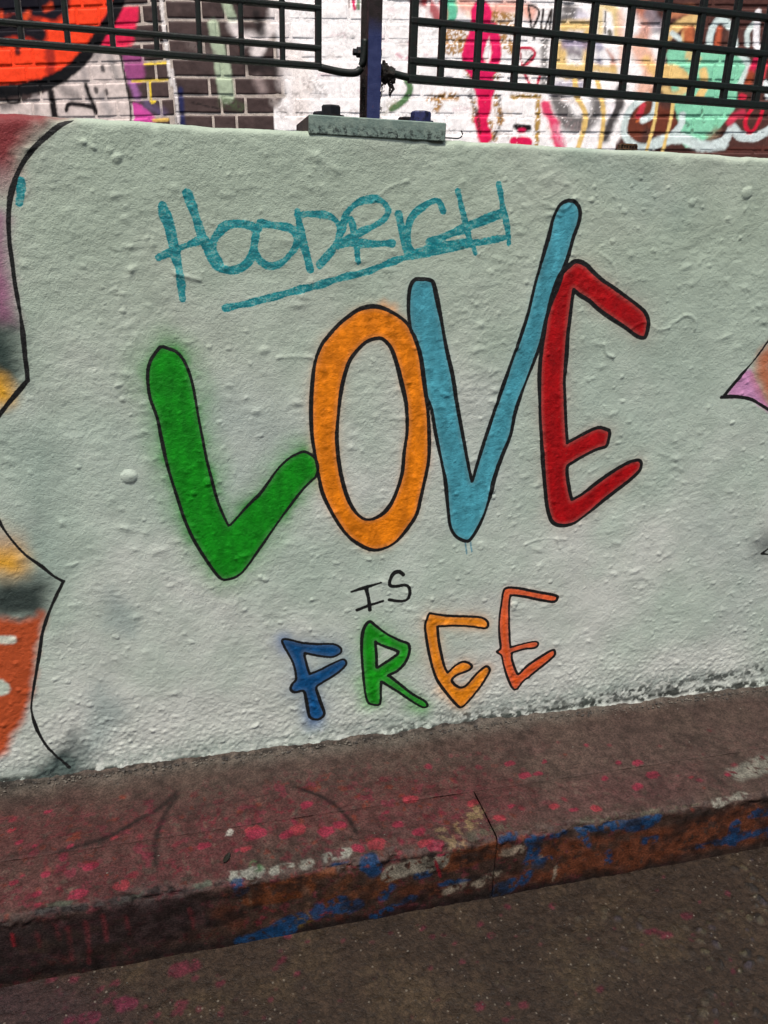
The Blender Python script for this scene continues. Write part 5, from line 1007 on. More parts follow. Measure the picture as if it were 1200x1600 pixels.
xs = spaced(-0.62, 1.40, 0.0025, -9, 12, 1.4, 0.5)
ys = np.arange(KERB_Y + KERB_W, 0.03, 0.0025)
U, V = np.meshgrid(xs, ys); u, v = U.ravel(), V.ravel()
hgt = 0.0022 * fbm(u, v, 0.12, 41, 4) + 0.0012 * fbm(u, v, 0.02, 45, 3) + 0.0015
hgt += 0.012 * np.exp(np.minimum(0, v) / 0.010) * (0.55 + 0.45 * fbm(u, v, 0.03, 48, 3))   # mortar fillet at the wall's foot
edge = smooth(ys[0] + 0.006, ys[0], v)
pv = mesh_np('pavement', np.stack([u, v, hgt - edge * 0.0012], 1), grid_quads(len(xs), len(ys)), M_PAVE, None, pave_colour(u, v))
tag(pv, kind='structure')

kerb = tag(empty('kerb', (0, KERB_Y, 0)), kind='structure')
JOINT, STONE = 0.479, 0.915
def kerb_profile(step):
    R_ = 0.013; P = []
    y0 = KERB_Y + KERB_W
    P += [(y0, -0.03, y0)]
    for y in np.arange(y0, KERB_Y + R_, -step): P.append((y, 0.0, y))
    for a in np.linspace(0, math.pi / 2, 9):
        P.append((KERB_Y + R_ - R_ * math.sin(a), -R_ + R_ * math.cos(a), KERB_Y + R_ - a * R_ * 1.27))
    for z in np.arange(-R_ - step, -KERB_H - 0.03, -step): P.append((KERB_Y, z, KERB_Y + z))
    return np.array(P)
for k in range(-4, 6):
    a, b = JOINT + k * STONE + 0.0008, JOINT + (k + 1) * STONE - 0.0008
    fine = k in (-1, 0)
    st = 0.0025 if fine else 0.02
    prof = kerb_profile(st)
    xs = np.concatenate([[a + 0.002, a], np.arange(a + 0.002, b - 0.001, st), [b, b - 0.002]])
    U, I = np.meshgrid(xs, np.arange(len(prof)))
    u = U.ravel(); p = prof[I.ravel()]
    ny = np.gradient(prof[:, 0]); nz = np.gradient(prof[:, 1]); L = np.hypot(ny, nz) + 1e-9
    nrm = np.stack([nz / L, -ny / L], 1)[I.ravel()]
    h = 0.0018 * fbm(u, p[:, 2], 0.07, 61 + k, 4) + 0.0011 * fbm(u, p[:, 2], 0.014, 65, 3)
    arr = np.exp(-((p[:, 2] - KERB_Y - 0.0) / 0.016) ** 2)
    h -= arr * 0.012 * smooth(0.0, 0.45, fbm(u, p[:, 2], 0.040, 91, 4)) + arr * 0.003 * fbm(u, p[:, 2], 0.012, 95, 3)        # chipped arris
    first = np.zeros(len(xs)); first[[0, -1]] = -0.012; first[[1, -2]] = -0.001
    h += 0.0012 * (p[:, 1] > -0.001)
    h += first[np.tile(np.arange(len(xs)), len(prof))] * np.where(p[:, 1] > -0.003, 0.07, 1.0)
    y = p[:, 0] + nrm[:, 0] * h * np.sign(1); z = p[:, 1] + nrm[:, 1] * h
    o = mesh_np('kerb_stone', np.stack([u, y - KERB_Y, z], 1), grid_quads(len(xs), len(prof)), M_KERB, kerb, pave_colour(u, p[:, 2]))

# ------------------------------------------------------------------ the painted wall
WH, WT = 1.15, 0.30
WALL_GAIN, INK_GAIN = 1.06, 0.74
xs = spaced(-0.62, 1.50, 0.0022, -7, 9, 1.35, 0.4)
zs = np.concatenate([[-0.12, -0.06], np.arange(-0.03, WH - 0.011, 0.0022)])
prof = [(0.0, z, z) for z in zs]
Rr = 0.010
for a in np.linspace(0.15, math.pi / 2, 6): prof.append((Rr - Rr * math.cos(a), WH - Rr + Rr * math.sin(a), WH - Rr + a * Rr))
for y in (0.02, 0.05, 0.1, 0.15, 0.2, 0.25, WT - 0.01): prof.append((y, WH, WH + y))
prof += [(WT, WH - 0.01, WH + 0.31), (WT, 0.5, WH + 0.9), (WT, -0.18, WH + 1.6)]
prof = np.array(prof)
nu, nv = len(xs), len(prof)
U, I = np.meshgrid(xs, np.arange(nv)); u = U.ravel(); P = prof[I.ravel()]; v = P[:, 2]
T1 = np.gradient(prof[:, 0]); T2 = np.gradient(prof[:, 1]); L = np.hypot(T1, T2)
NY, NZ = -T2 / L, T1 / L
ny, nz = NY[I.ravel()], NZ[I.ravel()]

h = 0.0020 * fbm(u, v, 0.30, 1, 2) + 0.0014 * fbm(u, v, 0.055, 5, 3)
wr = vnoise(u, v, 0.016, 11, 0.0075) * 0.6 + vnoise(u + v * 0.4, v - u * 0.3, 0.012, 12, 0.006) * 0.5
h += 0.00050 * wr * (0.6 + 0.6 * vnoise(u, v, 0.10, 13)) + 0.00022 * (0.5 - np.abs(vnoise(u, v, 0.0075, 14))) + 0.00022 * vnoise(u, v, 0.0048, 24)
low = smooth(0.26, 0.02, v)
h += 0.00085 * low * vnoise(u, v, 0.0062, 15, 0.0050)
h += 0.010 * np.exp(-np.maximum(v, 0) / 0.014) * (0.5 + 0.5 * fbm(u, v, 0.04, 16, 3)) * (v < 0.2)
h += 0.002 * smooth(0.06, 0.0, v) * fbm(u, v, 0.014, 17, 3)
# chipped top arris
h -= 0.006 * np.exp(-((v - WH + 0.002) / 0.008) ** 2) * smooth(0.05, 0.7, fbm(u, v, 0.06, 18, 3))
H2 = h.reshape(nv, nu); V2 = v.reshape(nv, nu)
rs = np.random.RandomState(3)
def bump_at(x, z, rx, rz, amp, ang=0.0, flat=False):
    m = max(rx, rz) * 1.6
    i0, i1 = np.searchsorted(xs, (x - m, x + m)); j0, j1 = np.searchsorted(prof[:len(zs), 2], (z - m, z + m))
    if i1 <= i0 or j1 <= j0: return
    du = U[j0:j1, i0:i1] - x; dv = V2[j0:j1, i0:i1] - z
    ca, sa = math.cos(ang), math.sin(ang)
    q = ((du * ca + dv * sa) / rx) ** 2 + ((-du * sa + dv * ca) / rz) ** 2
    H2[j0:j1, i0:i1] += amp * (np.sqrt(np.clip(1 - q, 0, 1)) if flat else np.exp(-1.6 * q))
for k in range(5200):                                                     # droplets of old paint, denser to the bottom
    x = rs.uniform(-0.6, 1.45); z = rs.uniform(0.02, 1.13) if rs.rand() < 0.6 else abs(rs.normal(0, 0.16)) + 0.02
    if fbm(np.array([x]), np.array([z]), 0.2, 19, 2)[0] < rs.uniform(-0.5, 0.35): continue
    r_ = 0.0022 + 0.0024 * rs.rand() ** 2
    bump_at(x, z, r_ * rs.uniform(1, 1.7), r_, r_ * rs.uniform(0.14, 0.40), rs.uniform(-0.5, 0.5), rs.rand() < 0.35)
for k in range(420):
    x = rs.uniform(-0.6, 1.45); z = rs.uniform(0.05, 1.12); r_ = rs.uniform(0.004, 0.0075)
    bump_at(x, z, r_ * rs.uniform(1, 2.4), r_, r_ * rs.uniform(0.14, 0.30), rs.uniform(-0.4, 0.4))
for x, z, r_ in ((-0.117, 0.600, .014), (-0.093, 1.098, .008), (0.015, 0.585, .009), (0.62, 0.285, .009), (0.62, 0.276, .006), (0.55, 0.54, .009), (0.555, 0.525, .006), (1.0, 1.09, .012), (0.11, 0.385, .006), (0.10, 0.393, .005), (0.89, 1.07, .008)):
    bump_at(x, z, r_, r_ * 0.85, r_ * 0.26, 0.0, True)
for pts in (((0.80, 0.845), (0.83, 0.86), (0.86, 0.845), (0.885, 0.85)), ((0.895, 0.86), (0.915, 0.872), (0.935, 0.865), (0.94, 0.845)), ((0.75, 0.82), (0.76, 0.80), (0.775, 0.795)), ((0.30, 1.05), (0.33, 1.075), (0.36, 1.085)), ((0.63, 0.42), (0.67, 0.43), (0.72, 0.425)), ((0.70, 0.43), (0.71, 0.405)),
            ((0.14, 0.80), (0.17, 0.802), (0.20, 0.80)), ((-0.02, 0.935), (0.0, 0.93), (0.02, 0.925)), ((0.45, 1.0), (0.46, 0.985)), ((0.6, 1.06), (0.64, 1.05), (0.66, 1.07)), ((0.72, 0.98), (0.75, 0.96), (0.76, 0.93))):
    c = catmull(pts, False, 10)
    for x, z in c: bump_at(x, z, 0.0038, 0.0038, 0.0007)
h = H2.ravel()
pos = np.stack([u, P[:, 0] + ny * h, P[:, 1] + nz * h], 1)
G = pos.reshape(nv, nu, 3)
gu = np.gradient(G, axis=1); gv = np.gradient(G, axis=0)
NRM = np.cross(gu, gv).reshape(-1, 3); NRM /= np.linalg.norm(NRM, axis=1)[:, None] + 1e-12

# colours
n1 = fbm(u, v, 0.35, 101, 3); n2 = fbm(u, v, 0.09, 105, 4)
warm = smooth(-0.5, 0.6, n1 + 0.4 * n2)[:, None]
upper = smooth(0.55, 1.0, v + 0.25 * n1)[:, None]
col = (lin('98a598') * (1 - warm) + lin('acafa7') * warm) * (1 + 0.06 * n2)[:, None]
col = (col * (1 - 0.55 * upper) + lin('8d9986') * 0.55 * upper)
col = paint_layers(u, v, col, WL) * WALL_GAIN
dfill = np.full(u.shape, 1.0); dline = np.full(u.shape, 1.0); dtag = np.full(u.shape, 1.0)
ink = np.tile(lin('888888'), (len(u), 1))
part = np.zeros(len(u), np.int16)                      # which painted letter a vertex lies in
front = (P[:, 0] < 0.004) & (v < WH)
def region(pts, m):
    p = np.asarray(pts)
    return np.where(front & (u > p[:, 0].min() - m) & (u < p[:, 0].max() + m) & (v > p[:, 1].min() - m) & (v < p[:, 1].max() + m))[0]
for k, (ch, hexc, outer, inner, lw, halo) in enumerate(LET):
    A = catmull(outer, True, 4); sel = region(A, 0.06); uu, vv = u[sel], v[sel]
    d = seg_dist(uu, vv, np.vstack([A, A[:1]])); ins = inside(uu, vv, A); sd = np.where(ins, -d, d); dl = d.copy()
    if inner:
        B = catmull(inner, True, 4); d2 = seg_dist(uu, vv, np.vstack([B, B[:1]])); i2 = inside(uu, vv, B)
        sd = np.where(i2, d2, np.maximum(sd, -d2)); dl = np.minimum(dl, d2)
    closer = sd < dfill[sel]
    ink[sel[closer]] = lin(hexc) * INK_GAIN; dfill[sel] = np.minimum(dfill[sel], sd)
    wdt = lw * (0.50 + 0.16 * vnoise(uu, vv, 0.05, 200 + k))
    dline[sel] = np.minimum(dline[sel], dl - wdt)
    part[sel[sd < 0]] = k + 1
    if halo[1]:
        a = 1.7 * halo[1] * np.exp(-np.maximum(sd, 0) / (halo[0] * 0.62)) * (0.8 + 0.7 * fbm(uu, vv, 0.03, 220 + k, 3)) * smooth(0.06, 0.03, sd)
        a = np.clip(a, 0, 1)[:, None]
        col[sel] = col[sel] * (1 - a) + lin(hexc) * INK_GAIN * a
NL = len(LET)
for nm, pts, w in LINES:
    A = catmull(pts, False, 5) if len(pts) > 2 else np.array(pts); sel = region(A, 0.02); uu, vv = u[sel], v[sel]
    d = seg_dist(uu, vv, A) - w * (0.42 + 0.2 * vnoise(uu, vv, 0.03, 300))
    if nm == 'drip':
        closer = d < dfill[sel]; ink[sel[closer]] = lin('458fa6') * INK_GAIN; dfill[sel] = np.minimum(dfill[sel], d); continue
    dline[sel] = np.minimum(dline[sel], d)
    if nm == 'I': part[sel[d < 0.0008]] = NL + 1
    if nm == 'S': part[sel[d < 0.0008]] = NL + 2
for pts, w in TAG:
    A = catmull(pts, False, 5); sel = region(A, 0.02); uu, vv = u[sel], v[sel]
    d = seg_dist(uu, vv, A) - w * (0.58 + 0.20 * vnoise(uu, vv, 0.02, 310))
    dtag[sel] = np.minimum(dtag[sel], d)
    if pts[0][0] > -0.1:
        m = (d < 0) & (part[sel] == 0); part[sel[m]] = NL + 3

quads = grid_quads(nu, nv)
fp = part[quads].max(1)
def sub(name, fid, parent):
    q = quads[fp == fid]
    if not len(q): return None
    ids, inv = np.unique(q, return_inverse=True)
    return mesh_np(name, pos[ids], inv.reshape(-1, 4), M_MURAL, parent, col[ids], dict(dfill=dfill[ids], dline=dline[ids], dtag=dtag[ids]), NRM[ids], cols2=ink[ids])
wall = sub('mural_wall', 0, None)
tag(wall, 'low rendered wall painted pale grey with LOVE IS FREE in coloured letters', 'wall')
names = ['large green letter L with black outline', 'large orange letter O with black outline', 'large blue letter V with black outline and two drips', 'large red letter E with black outline',
         'small blue letter F with black outline', 'small green letter R with black outline', 'small yellow-orange letter E with black outline', 'small red-orange letter E with black outline',
         'small plain black letter I', 'small plain black letter S', 'teal brushed graffiti tag with long underline above the large letters']
for k, nm in enumerate(names):
    o = sub('painted_letter' if k < NL + 2 else 'graffiti_tag', k + 1, wall)
    if o: o['label'] = nm

# ------------------------------------------------------------------ brick faces behind the railing
def brick_section(name, label, axes, cells, layers, phase, pitch, u_lo, u_hi, v_lo, v_hi, seed):
    root = bpy.data.objects.new(name, None)
    root.matrix_world = Matrix(((axes[0][0], axes[1][0], axes[2][0], CORNER[0]), (axes[0][1], axes[1][1], axes[2][1], CORNER[1]), (axes[0][2], axes[1][2], axes[2][2], CORNER[2]), (0, 0, 0, 1)))
    link(root); tag(root, label, 'brick wall')
    def colour(u, v, mortar):
        n = fbm(u, v, 0.05, seed, 3)
        c = (lin('b3a69c') if mortar else lin('443634')) * (1 + 0.3 * n)[:, None]
        c = c * np.ones((len(u), 1))
        return paint_layers(u, v, c, layers)
    # bed of mortar
    gx = np.arange(u_lo, u_hi + 0.004, 0.008); gy = np.arange(v_lo, v_hi + 0.004, 0.008)
    A, B = np.meshgrid(gx, gy); a, b = A.ravel(), B.ravel()
    mc = colour(a, b, True)
    thick = smooth(0.40, 0.65, mc.mean(1))                                # many coats of white have filled the joints
    w = -0.0014 + 0.0012 * thick + 0.0010 * fbm(a, b, 0.03, seed + 3, 3)
    mesh_np('mortar', np.stack([a, b, w], 1), grid_quads(len(gx), len(gy)), M_MORTAR, root, mc)
    rs = np.random.RandomState(seed)
    ST, HD, J = 0.212, 0.103, 0.008
    row0 = int(math.floor((v_lo - phase) / pitch)); row = row0
    far_v, far_q, far_c, off = [], [], [], 0
    while phase + row * pitch < v_hi - 0.02:
        v0 = phase + row * pitch + J / 2; v1 = v0 + pitch - J
        x = u_lo - (0.155 if row % 2 else 0.0) + rs.uniform(-0.01, 0.01); k = row % 2
        while x < u_hi:
            wd = (ST if k % 2 == 0 else HD) * rs.uniform(0.96, 1.04); k += 1
            b0, b1 = max(x, u_lo + 0.001), min(x + wd, u_hi - 0.001)
            x += wd + J
            if b1 - b0 < 0.02: continue
            jit = rs.uniform(-0.0015, 0.0015, 4)
            seen = v1 > cells[2] and v0 < cells[3] and b1 > cells[0] and b0 < cells[1]
            nx = max(3, int((b1 - b0) / (0.0065 if seen else 0.05))); nyy = 10 if seen else 2
            e = 0.0042
            gx = np.concatenate([[b0, b0 + e], np.linspace(b0 + e, b1 - e, nx + 2)[1:-1], [b1 - e, b1]])
            gy = np.concatenate([[v0, v0 + e], np.linspace(v0 + e, v1 - e, nyy + 2)[1:-1], [v1 - e, v1]])
            A, B = np.meshgrid(gx, gy)
            s = (A - b0) / (b1 - b0)
            B = B + (jit[0] * (1 - s) + jit[1] * s)
            W = np.full(A.shape, 0.0016) + 0.0016 * fbm(A, B, 0.035, seed + 9, 3) + rs.uniform(-0.0012, 0.0018) + (s - 0.5) * rs.uniform(-.002, .002)
            W[[0, -1], :] = -0.004; W[:, [0, -1]] = -0.004
            W[[1, -2], 1:-1] -= 0.0006; W[1:-1, [1, -2]] -= 0.0006
            a, b, w = A.ravel(), B.ravel(), W.ravel()
            c = colour(a, b, False)
            w = w - 0.0008 * smooth(0.40, 0.65, c.mean(1))
            dark = rs.uniform(0.85, 1.15)
            c = c * dark if c.mean() < 0.15 else c
            q = grid_quads(len(gx), len(gy))
            if seen:
                mesh_np('brick', np.stack([a, b, w], 1), q, M_BRICK, root, c)
            else:
                far_v.append(np.stack([a, b, w], 1)); far_q.append(q + off); far_c.append(c); off += len(a)
        row += 1
    if far_v:
        o = mesh_np('outer_bricks', np.vstack(far_v), np.vstack(far_q), M_BRICK, root, np.vstack(far_c)); o['kind'] = 'stuff'
    return root
LR = [l[1:] for l in GB if l[0] == 'R']; LL = [l[1:] for l in GB if l[0] == 'L']
brick_section('brick_wall', 'white painted brick wall with pink, mint and yellow graffiti behind the railing', FR, (-0.05, 2.92, -0.29, 0.42), LR, 0.0519, 0.0765, 0.0, 4.6, -1.75, 1.0, 400)
brick_section('brick_wall', 'dark brick wall with orange-red circle graffiti behind the left railing panel', FL, (-1.08, 0.05, -0.20, 0.42), LL, 0.0400, 0.0757, -2.6, 0.0, -1.75, 1.0, 430)

# ------------------------------------------------------------------ railing on top of the wall
rail = empty('railing', (0.318, 0.075, WH))
tag(rail, 'dark green steel grid railing with blue post bolted on top of the mural wall', 'railing')
OX, OY, OZ = 0.318, 0.075, WH
def rpart(name, bm, mat, parent=None, smooth_=False):
    bmesh.ops.translate(bm, verts=bm.verts[:], vec=(-OX, -OY, -OZ))
    o = bm_obj(name, bm, mat, rail, smooth_)
    if parent: o.parent = parent
    return o

# base plate, overpainted front
def mat_plate():
    n = NT('plate_overpaint'); co = n.coord()
    geo = n.n.new('ShaderNodeNewGeometry'); sp = n.n.new('ShaderNodeSeparateXYZ'); n.link(co, sp.inputs[0])
    a = n.noise(60, 5, co, 0.65); f = n.noise(420, 3, co)
    pale = n.mix(n.ramp(a, 0.35, 0.65), tuple(lin('5e7068')), tuple(lin('76857a')))
    grime = n.math('MULTIPLY', n.ramp(sp.outputs[2], 0.016, 0.004), n.ramp(n.noise(130, 4, co, 0.7), 0.46, 0.6))
    pale = n.mix(grime, pale, tuple(lin('26302c')))
    rust = n.mix(n.ramp(a, 0.4, 0.6), tuple(lin('33241f')), tuple(lin('1d1614')))
    onfront = n.ramp(n.math('ADD', sp.outputs[1], n.math('MULTIPLY_ADD', a, 0.003, -0.0015)), -0.0735, -0.0725)
    c = n.mix(onfront, pale, rust)
    return n.done(c, 0.65, n.bump(n.math('ADD', a, f), 0.0015, 0.5), 0, 0.4)
M_PLATE = mat_plate()
bm = bmesh.new(); bm_box(bm, 0.196, 0.419, -0.002, 0.145, WH - 0.004, WH + 0.0235, 0.0015)
plate = rpart('base_plate', bm, M_PLATE)

def bolt(x, y, mat):
    z = WH + 0.0236
    bm = bmesh.new()
    wash = [(x + 0.021 * math.cos(t), y + 0.021 * math.sin(t)) for t in np.linspace(0, 2 * math.pi, 20, endpoint=False)]
    bm_prism(bm, wash, 'z', z, z + 0.0035)
    r0 = 0.0168; ph = RND.uniform(0, 1)
    def ring(r, zz): return [bm.verts.new((x + r * math.cos(ph + t), y + r * math.sin(ph + t), zz)) for t in np.linspace(0, 2 * math.pi, 6, endpoint=False)]
    R1, R2, R3 = ring(r0, z + 0.0036), ring(r0, z + 0.0150), ring(r0 * 0.86, z + 0.0175)
    for A, B in ((R1, R2), (R2, R3)):
        for i in range(6): bm.faces.new((A[i], A[(i + 1) % 6], B[(i + 1) % 6], B[i]))
    bm.faces.new(R1[::-1]); bm.faces.new(R3)
    rpart('bolt', bm, mat, plate)
bolt(0.236, 0.028, M_BOLT); bolt(0.236, 0.112, M_BOLT); bolt(0.384, 0.028, M_BLUEBOLT); bolt(0.384, 0.112, M_BOLT)

# post: channel section, blue overspray low on its front
def mat_post():
    n = NT('post_paint'); co = n.coord(); sp = n.n.new('ShaderNodeSeparateXYZ'); n.link(co, sp.inputs[0])
    a = n.noise(70, 5, co, 0.65); f = n.noise(600, 3, co)
    body = n.mix(n.ramp(a, 0.4, 0.62), tuple(lin('241a1a')), tuple(lin('17110f')))
    blue = n.mix(n.ramp(a, 0.35, 0.65), tuple(lin('20284e')), tuple(lin('2c345a')))
    blue = n.mix(n.ramp(n.noise(240, 4, co, 0.7), 0.66, 0.72), blue, tuple(lin('6a3a30')))
    zt = n.ramp(n.math('ADD', sp.outputs[2], n.math('MULTIPLY_ADD', a, 0.03, -0.015)), 0.150, 0.185, 1.0, 0.0)
    fr = n.ramp(sp.outputs[1], 0.0125, 0.0135, 1.0, 0.0)
    c = n.mix(n.math('MULTIPLY', zt, fr), body, blue)
    return n.done(c, n.ramp(a, 0.3, 0.7, 0.45, 0.65), n.bump(n.math('ADD', a, f), 0.0012, 0.6), 0, 0.2)
M_POST = mat_post()
bm = bmesh.new()
X0, X1, Y0, Y1 = 0.307, 0.329, 0.085, 0.148
bm_prism(bm, [(X0, Y0), (X1, Y0), (X1, Y1), (X0, Y1), (X0, Y1 - 0.010), (X0 + 0.008, Y1 - 0.012), (X0 + 0.008, Y0 + 0.020), (X0, Y0 + 0.018)], 'z', WH + 0.0236, 2.15)
bm_prism(bm, [(X0 - 0.004, Y0 - 0.003), (X1 + 0.003, Y0 - 0.004), (X1 + 0.003, Y1 + 0.003), (X0 - 0.004, Y1 + 0.003)], 'z', WH + 0.0232, WH + 0.0275)
rpart('post', bm, M_POST)

BD = 0.013
YC = 0.1
def panel(uprights, rails_z, x_lo, x_hi, z_lo, z_hi, BW):
    joints = [(x, z) for x in uprights for z in rails_z]
    for x in uprights:
        w = BW * (1.25 if x in (uprights[0], uprights[-1]) else 1.0) / 2
        bm = bmesh.new(); bm_box(bm, x - w, x + w, YC - BD / 2, YC + BD / 2, z_lo, z_hi, 0.0025, 2)
        rpart('upright_bar', bm, M_GREEN)
    for z in rails_z:
        hh = BW * (1.15 if z == rails_z[0] else 1.0) / 2
        bm = bmesh.new()
        lo, hi = uprights[0] - BW * 0.6, uprights[-1] + BW * 0.6
        bm_box(bm, lo, hi, YC - BD / 2 - 0.001, YC + BD / 2 + 0.001, z - hh, z + hh, 0.0025, 2)
        if z < 1.42:
            for x in uprights:                                           # welds soften every crossing
                s = 0.0095 * RND.uniform(0.9, 1.15)
                dn = 0.0045 if z == rails_z[0] else s
                lf = 0.005 if x == uprights[0] else s; rt = 0.005 if x == uprights[-1] else s
                q = [(x - lf, z + 0.002), (x - 0.0045, z + 0.0045), (x - 0.002, z + s), (x + 0.002, z + s), (x + 0.0045, z + 0.0045), (x + rt, z + 0.002), (x + rt, z - 0.002), (x + 0.0045, z - min(dn, 0.0045)), (x + 0.002, z - dn), (x - 0.002, z - dn), (x - 0.0045, z - min(dn, 0.0045)), (x - lf, z - 0.002)]
                bm_prism(bm, q, 'y', YC - BD / 2 + 0.0015, YC + BD / 2 - 0.0015)
        rpart('rail_bar', bm, M_GREEN)
ZS = lambda z0, z1: [z0, z1] + [z1 + 0.0573 * k for k in range(1, 12)]
left_up = [0.227] + [0.169 - 0.0650 * k for k in range(0, 12)]
right_up = [0.386, 0.436] + [0.500 + 0.0697 * k for k in range(0, 18)]
zl = [1.256, 1.2815, 1.337, 1.45, 1.565, 1.68, 1.795, 1.87]
zr = [1.248, 1.2745, 1.332, 1.389, 1.446, 1.503, 1.56, 1.617, 1.674, 1.731, 1.788, 1.845, 1.872]
panel(sorted(left_up), zl, min(left_up) - 0.004, 0.232, 1.2515, 1.875, 0.0082)
panel(sorted(right_up), zr, 0.381, max(right_up) + 0.004, 1.2435, 1.877, 0.0108)
# tabs that carry the panels on the post
for name_, pts in (('fixing_tab', [(0.228, YC, 1.255), (0.262, YC, 1.2505), (0.287, YC, 1.2505), (0.298, YC, 1.258), (0.303, YC, 1.278), (0.3045, YC, 1.30)]), ('fixing_tab', [(0.388, YC, 1.249), (0.365, YC, 1.252), (0.345, YC, 1.256), (0.331, YC, 1.262)])):
    bm = bmesh.new(); bm_tube(bm, catmull(pts, False, 4), 0.0062, 8); rpart(name_, bm, M_GREEN, None, True)
for x0, x1, r_ in ((0.2935, 0.3065, 0.0085), (0.287, 0.2936, 0.0055), (0.3291, 0.3345, 0.0085)):
    bm = bmesh.new(); bm_prism(bm, [(0.112 + r_ * math.cos(t), 1.283 + r_ * math.sin(t)) for t in np.linspace(0.3, 0.3 + 2 * math.pi, 6, endpoint=False)], 'x', x0, x1)
    rpart('clamp_bolt', bm, M_BOLT)
bm = bmesh.new(); bm_tube(bm, catmull([(0.405, 0.02, WH + 0.004), (0.432, 0.012, WH + 0.003), (0.446, 0.012, WH + 0.0035), (0.452, 0.012, WH + 0.009), (0.449, 0.012, WH + 0.015)], False, 4), 0.0011, 6)
rpart('wire_scrap', bm, M_BOLT, None, True)

# ------------------------------------------------------------------ clump of black web and rag caught beside the post
def mat_rag():
    n = NT('black_dusty_rag'); co = n.coord(); a = n.noise(220, 4, co)
    return n.done(n.mix(a, (0.008, 0.007, 0.006), (0.03, 0.026, 0.022)), 0.9, n.bump(a, 0.003, 0.8), 0, 0.2)
M_RAG = mat_rag()
bm = bmesh.new()
rr = random.Random(5)
res = bmesh.ops.create_icosphere(bm, subdivisions=3, radius=1.0)
for vtx in res['verts']:
    p = vtx.co.copy()
    k = 1 + 0.30 * math.sin(p.x * 5 + p.z * 4) + 0.22 * math.sin(p.y * 7 - p.z * 6) + rr.uniform(-0.16, 0.16)
    vtx.co = Vector((0.344 + p.x * 0.013 * k, 0.104 + p.y * 0.012 * k, 1.256 + p.z * 0.013 * k - 0.004 * p.x))
for k in range(16):
    x = rr.uniform(0.331, 0.360); z = 1.258 + rr.uniform(-0.01, 0.01); L = rr.uniform(0.012, 0.045) if x > 0.338 else rr.uniform(0.01, 0.03)
    pts = [(x + rr.uniform(-.003, .003) - 0.1 * t * 0.02, 0.1 + rr.uniform(-.01, .01) * (1 - t), z - L * t + rr.uniform(-.002, .002)) for t in np.linspace(0, 1, 6)]
    r0 = rr.uniform(0.0008, 0.0040) if L > 0.02 else 0.0015
    bm_tube(bm, pts, [r0, r0 * 1.2, r0, r0 * 0.7, r0 * 0.5, r0 * 0.15], 6)
bmesh.ops.translate(bm, verts=bm.verts[:], vec=(-0.344, -0.104, -1.215))
rag = bm_obj('rag_clump', bm, M_RAG, None, True); rag.location = (0.344, 0.104, 1.215)
tag(rag, 'black tangled clump of rag and web hanging right of the blue post', 'rag')
bm = bmesh.new()
for k in range(46):                                                       # strands of web along both edges of the post
    side = rr.random() < 0.5
    x = (0.3065 if side else 0.3295); s = -1 if side else 1
    z = rr.uniform(1.178, 1.25); pts = []
    for t in np.linspace(0, 1, 5): pts.append((x + s * (0.008 * math.sin(t * math.pi) * rr.uniform(.3, 1.0)), 0.088 + rr.uniform(0, .03), z - t * rr.uniform(0.008, 0.02)))
    bm_tube(bm, pts, 0.00045, 4)
bmesh.ops.translate(bm, verts=bm.verts[:], vec=(-0.318, -0.09, -1.175))
web = bm_obj('cobweb', bm, M_RAG); web.location = (0.318, 0.09, 1.175)
tag(web, 'wisps of dark cobweb along both edges of the post foot', 'cobweb', kind='stuff')

# ------------------------------------------------------------------ little perforated clip lying on the wall's top edge
bm = bmesh.new()
cx_, cy_, cz_ = 0.757, 0.016, WH + 0.0015
bm_prism(bm, [(cx_ - 0.0175, cz_), (cx_ + 0.0175, cz_), (cx_ + 0.0165, cz_ + 0.0016), (cx_ - 0.0165, cz_ + 0.0016)], 'y', cy_ - 0.005, cy_ + 0.005)
bm_prism(bm, [(cx_ - 0.0150, cz_ + 0.0065), (cx_ + 0.0155, cz_ + 0.0065), (cx_ + 0.0145, cz_ + 0.0092), (cx_ - 0.0135, cz_ + 0.0092)], 'y', cy_ - 0.005, cy_ + 0.005)
for k in range(7):
    x = cx_ - 0.0160 + k * 0.0053
    bm_prism(bm, [(x - 0.0009, cz_ + 0.0014), (x + 0.0009, cz_ + 0.0014), (x + 0.0009, cz_ + 0.0067), (x - 0.0009, cz_ + 0.0067)], 'y', cy_ - 0.0045, cy_ + 0.0045)
bmesh.ops.translate(bm, verts=bm.verts[:], vec=(-cx_, -cy_, -cz_))
clip = bm_obj('comb_clip', bm, mat_metal('brown_clip', '5a4028', '2a1c14', (0.4, 0.6), 160)); clip.location = (cx_, cy_, cz_)
tag(clip, 'tiny brown comb-like clip lying on top edge of mural wall', 'clip')

# ------------------------------------------------------------------ leaf and grit on the ground
bm = bmesh.new()
Lf, Wf = 0.0115, 0.0045
top_, bot_ = [], []
for i, t in enumerate(np.linspace(-1, 1, 11)):
    w = Wf * (1 - abs(t) ** 2.2) ** 0.8 + 0.0001
    zc = 0.0016 * t * t
    top_.append([bm.verts.new((t * Lf, s * w, zc + 0.0022 + 0.0016 * abs(s))) for s in (-1, 0, 1)])
    bot_.append([bm.verts.new((t * Lf, s * w * 0.96, zc + 0.0010 + 0.0016 * abs(s))) for s in (-1, 0, 1)])
for i in range(10):
    for s in (0, 1):
        bm.faces.new((top_[i][s], top_[i + 1][s], top_[i + 1][s + 1], top_[i][s + 1])); bm.faces.new((bot_[i][s], bot_[i][s + 1], bot_[i + 1][s + 1], bot_[i + 1][s]))
    bm.faces.new((top_[i][0], bot_[i][0], bot_[i + 1][0], top_[i + 1][0])); bm.faces.new((top_[i][2], top_[i + 1][2], bot_[i + 1][2], bot_[i][2]))
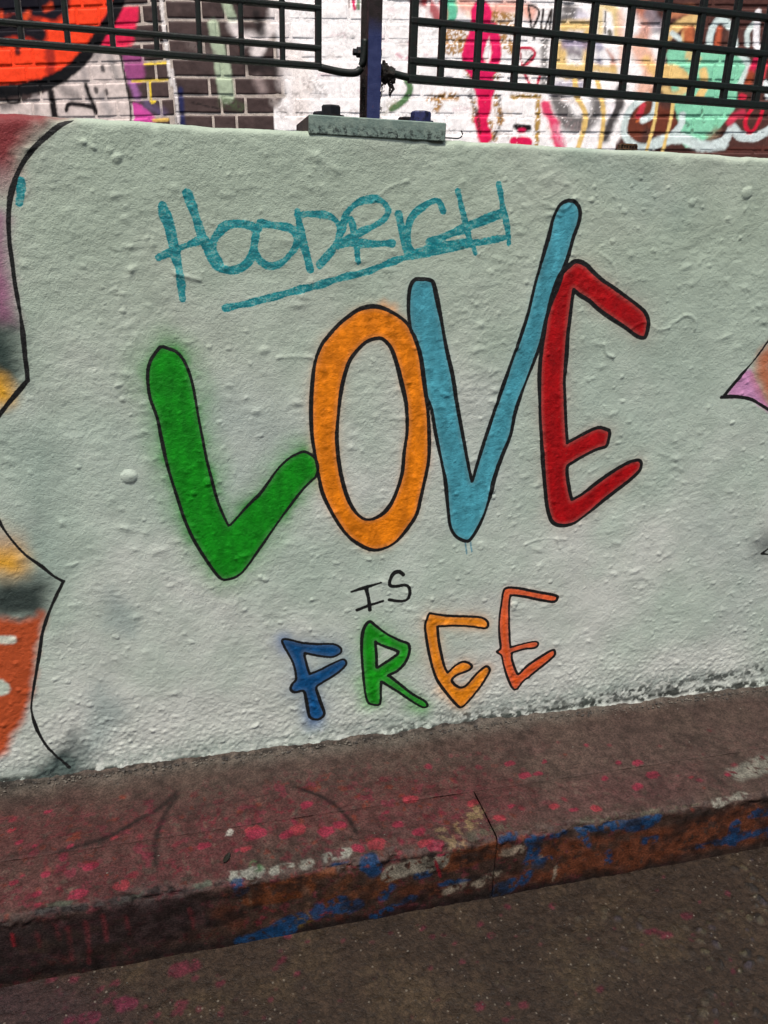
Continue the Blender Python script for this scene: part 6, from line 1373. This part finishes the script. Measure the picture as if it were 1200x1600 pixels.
leaf = bm_obj('leaf', bm, mat_metal('dark_leaf', '17170f', '0f0e0a', (0.5, 0.7), 200), None, True)
leaf.location = (0.0088, -0.2788, 0.0016); leaf.rotation_euler = (0, 0, RAD(62))
tag(leaf, 'small dark dry leaf lying on the pink-splashed pavement', 'leaf')

rs = np.random.RandomState(8)
bm = bmesh.new()
for k in range(620):
    onroad = rs.rand() < 0.55
    x = rs.uniform(-0.5, 1.25)
    if onroad: y = rs.uniform(-0.75, -0.345); z = -KERB_H + 0.0012
    else:
        y = rs.uniform(-0.30, -0.02) if rs.rand() < 0.5 else rs.uniform(-0.05, -0.012); z = 0.0022
    r_ = 0.0007 + 0.0016 * rs.rand() ** 3
    vsx = [bm.verts.new((x + r_ * a * rs.uniform(.6, 1.3), y + r_ * b * rs.uniform(.6, 1.3), z + r_ * c * rs.uniform(.5, .9))) for a, b, c in ((1, 0, 0), (-1, 0, 0), (0, 1, 0), (0, -1, 0), (0, 0, 1), (0, 0, -1))]
    for f in ((0, 2, 4), (2, 1, 4), (1, 3, 4), (3, 0, 4), (2, 0, 5), (1, 2, 5), (3, 1, 5), (0, 3, 5)): bm.faces.new([vsx[i] for i in f])
def mat_grit():
    n = NT('pale_grit'); co = n.coord()
    c = n.mix(n.ramp(n.noise(60, 1, co), 0.4, 0.6), tuple(lin('575148')), tuple(lin('2b2723')))
    return n.done(c, 0.8)
for k in range(700):                                                      # packed crumbs where wall meets pavement
    x = rs.uniform(-0.55, 1.3); y = -0.014 - abs(rs.normal(0, 0.009)); r_ = 0.0012 + 0.0028 * rs.rand() ** 2.5; z = 0.005 + 0.006 * math.exp(y / 0.010)
    vsx = [bm.verts.new((x + r_ * a * rs.uniform(.6, 1.4), y + r_ * b * rs.uniform(.6, 1.3), z + r_ * c * rs.uniform(.5, .9))) for a, b, c in ((1, 0, 0), (-1, 0, 0), (0, 1, 0), (0, -1, 0), (0, 0, 1), (0, 0, -1))]
    for f in ((0, 2, 4), (2, 1, 4), (1, 3, 4), (3, 0, 4), (2, 0, 5), (1, 2, 5), (3, 1, 5), (0, 3, 5)): bm.faces.new([vsx[i] for i in f])
tag(bm_obj('grit', bm, mat_grit()), 'fine loose grit scattered over pavement and road', 'grit', kind='stuff')
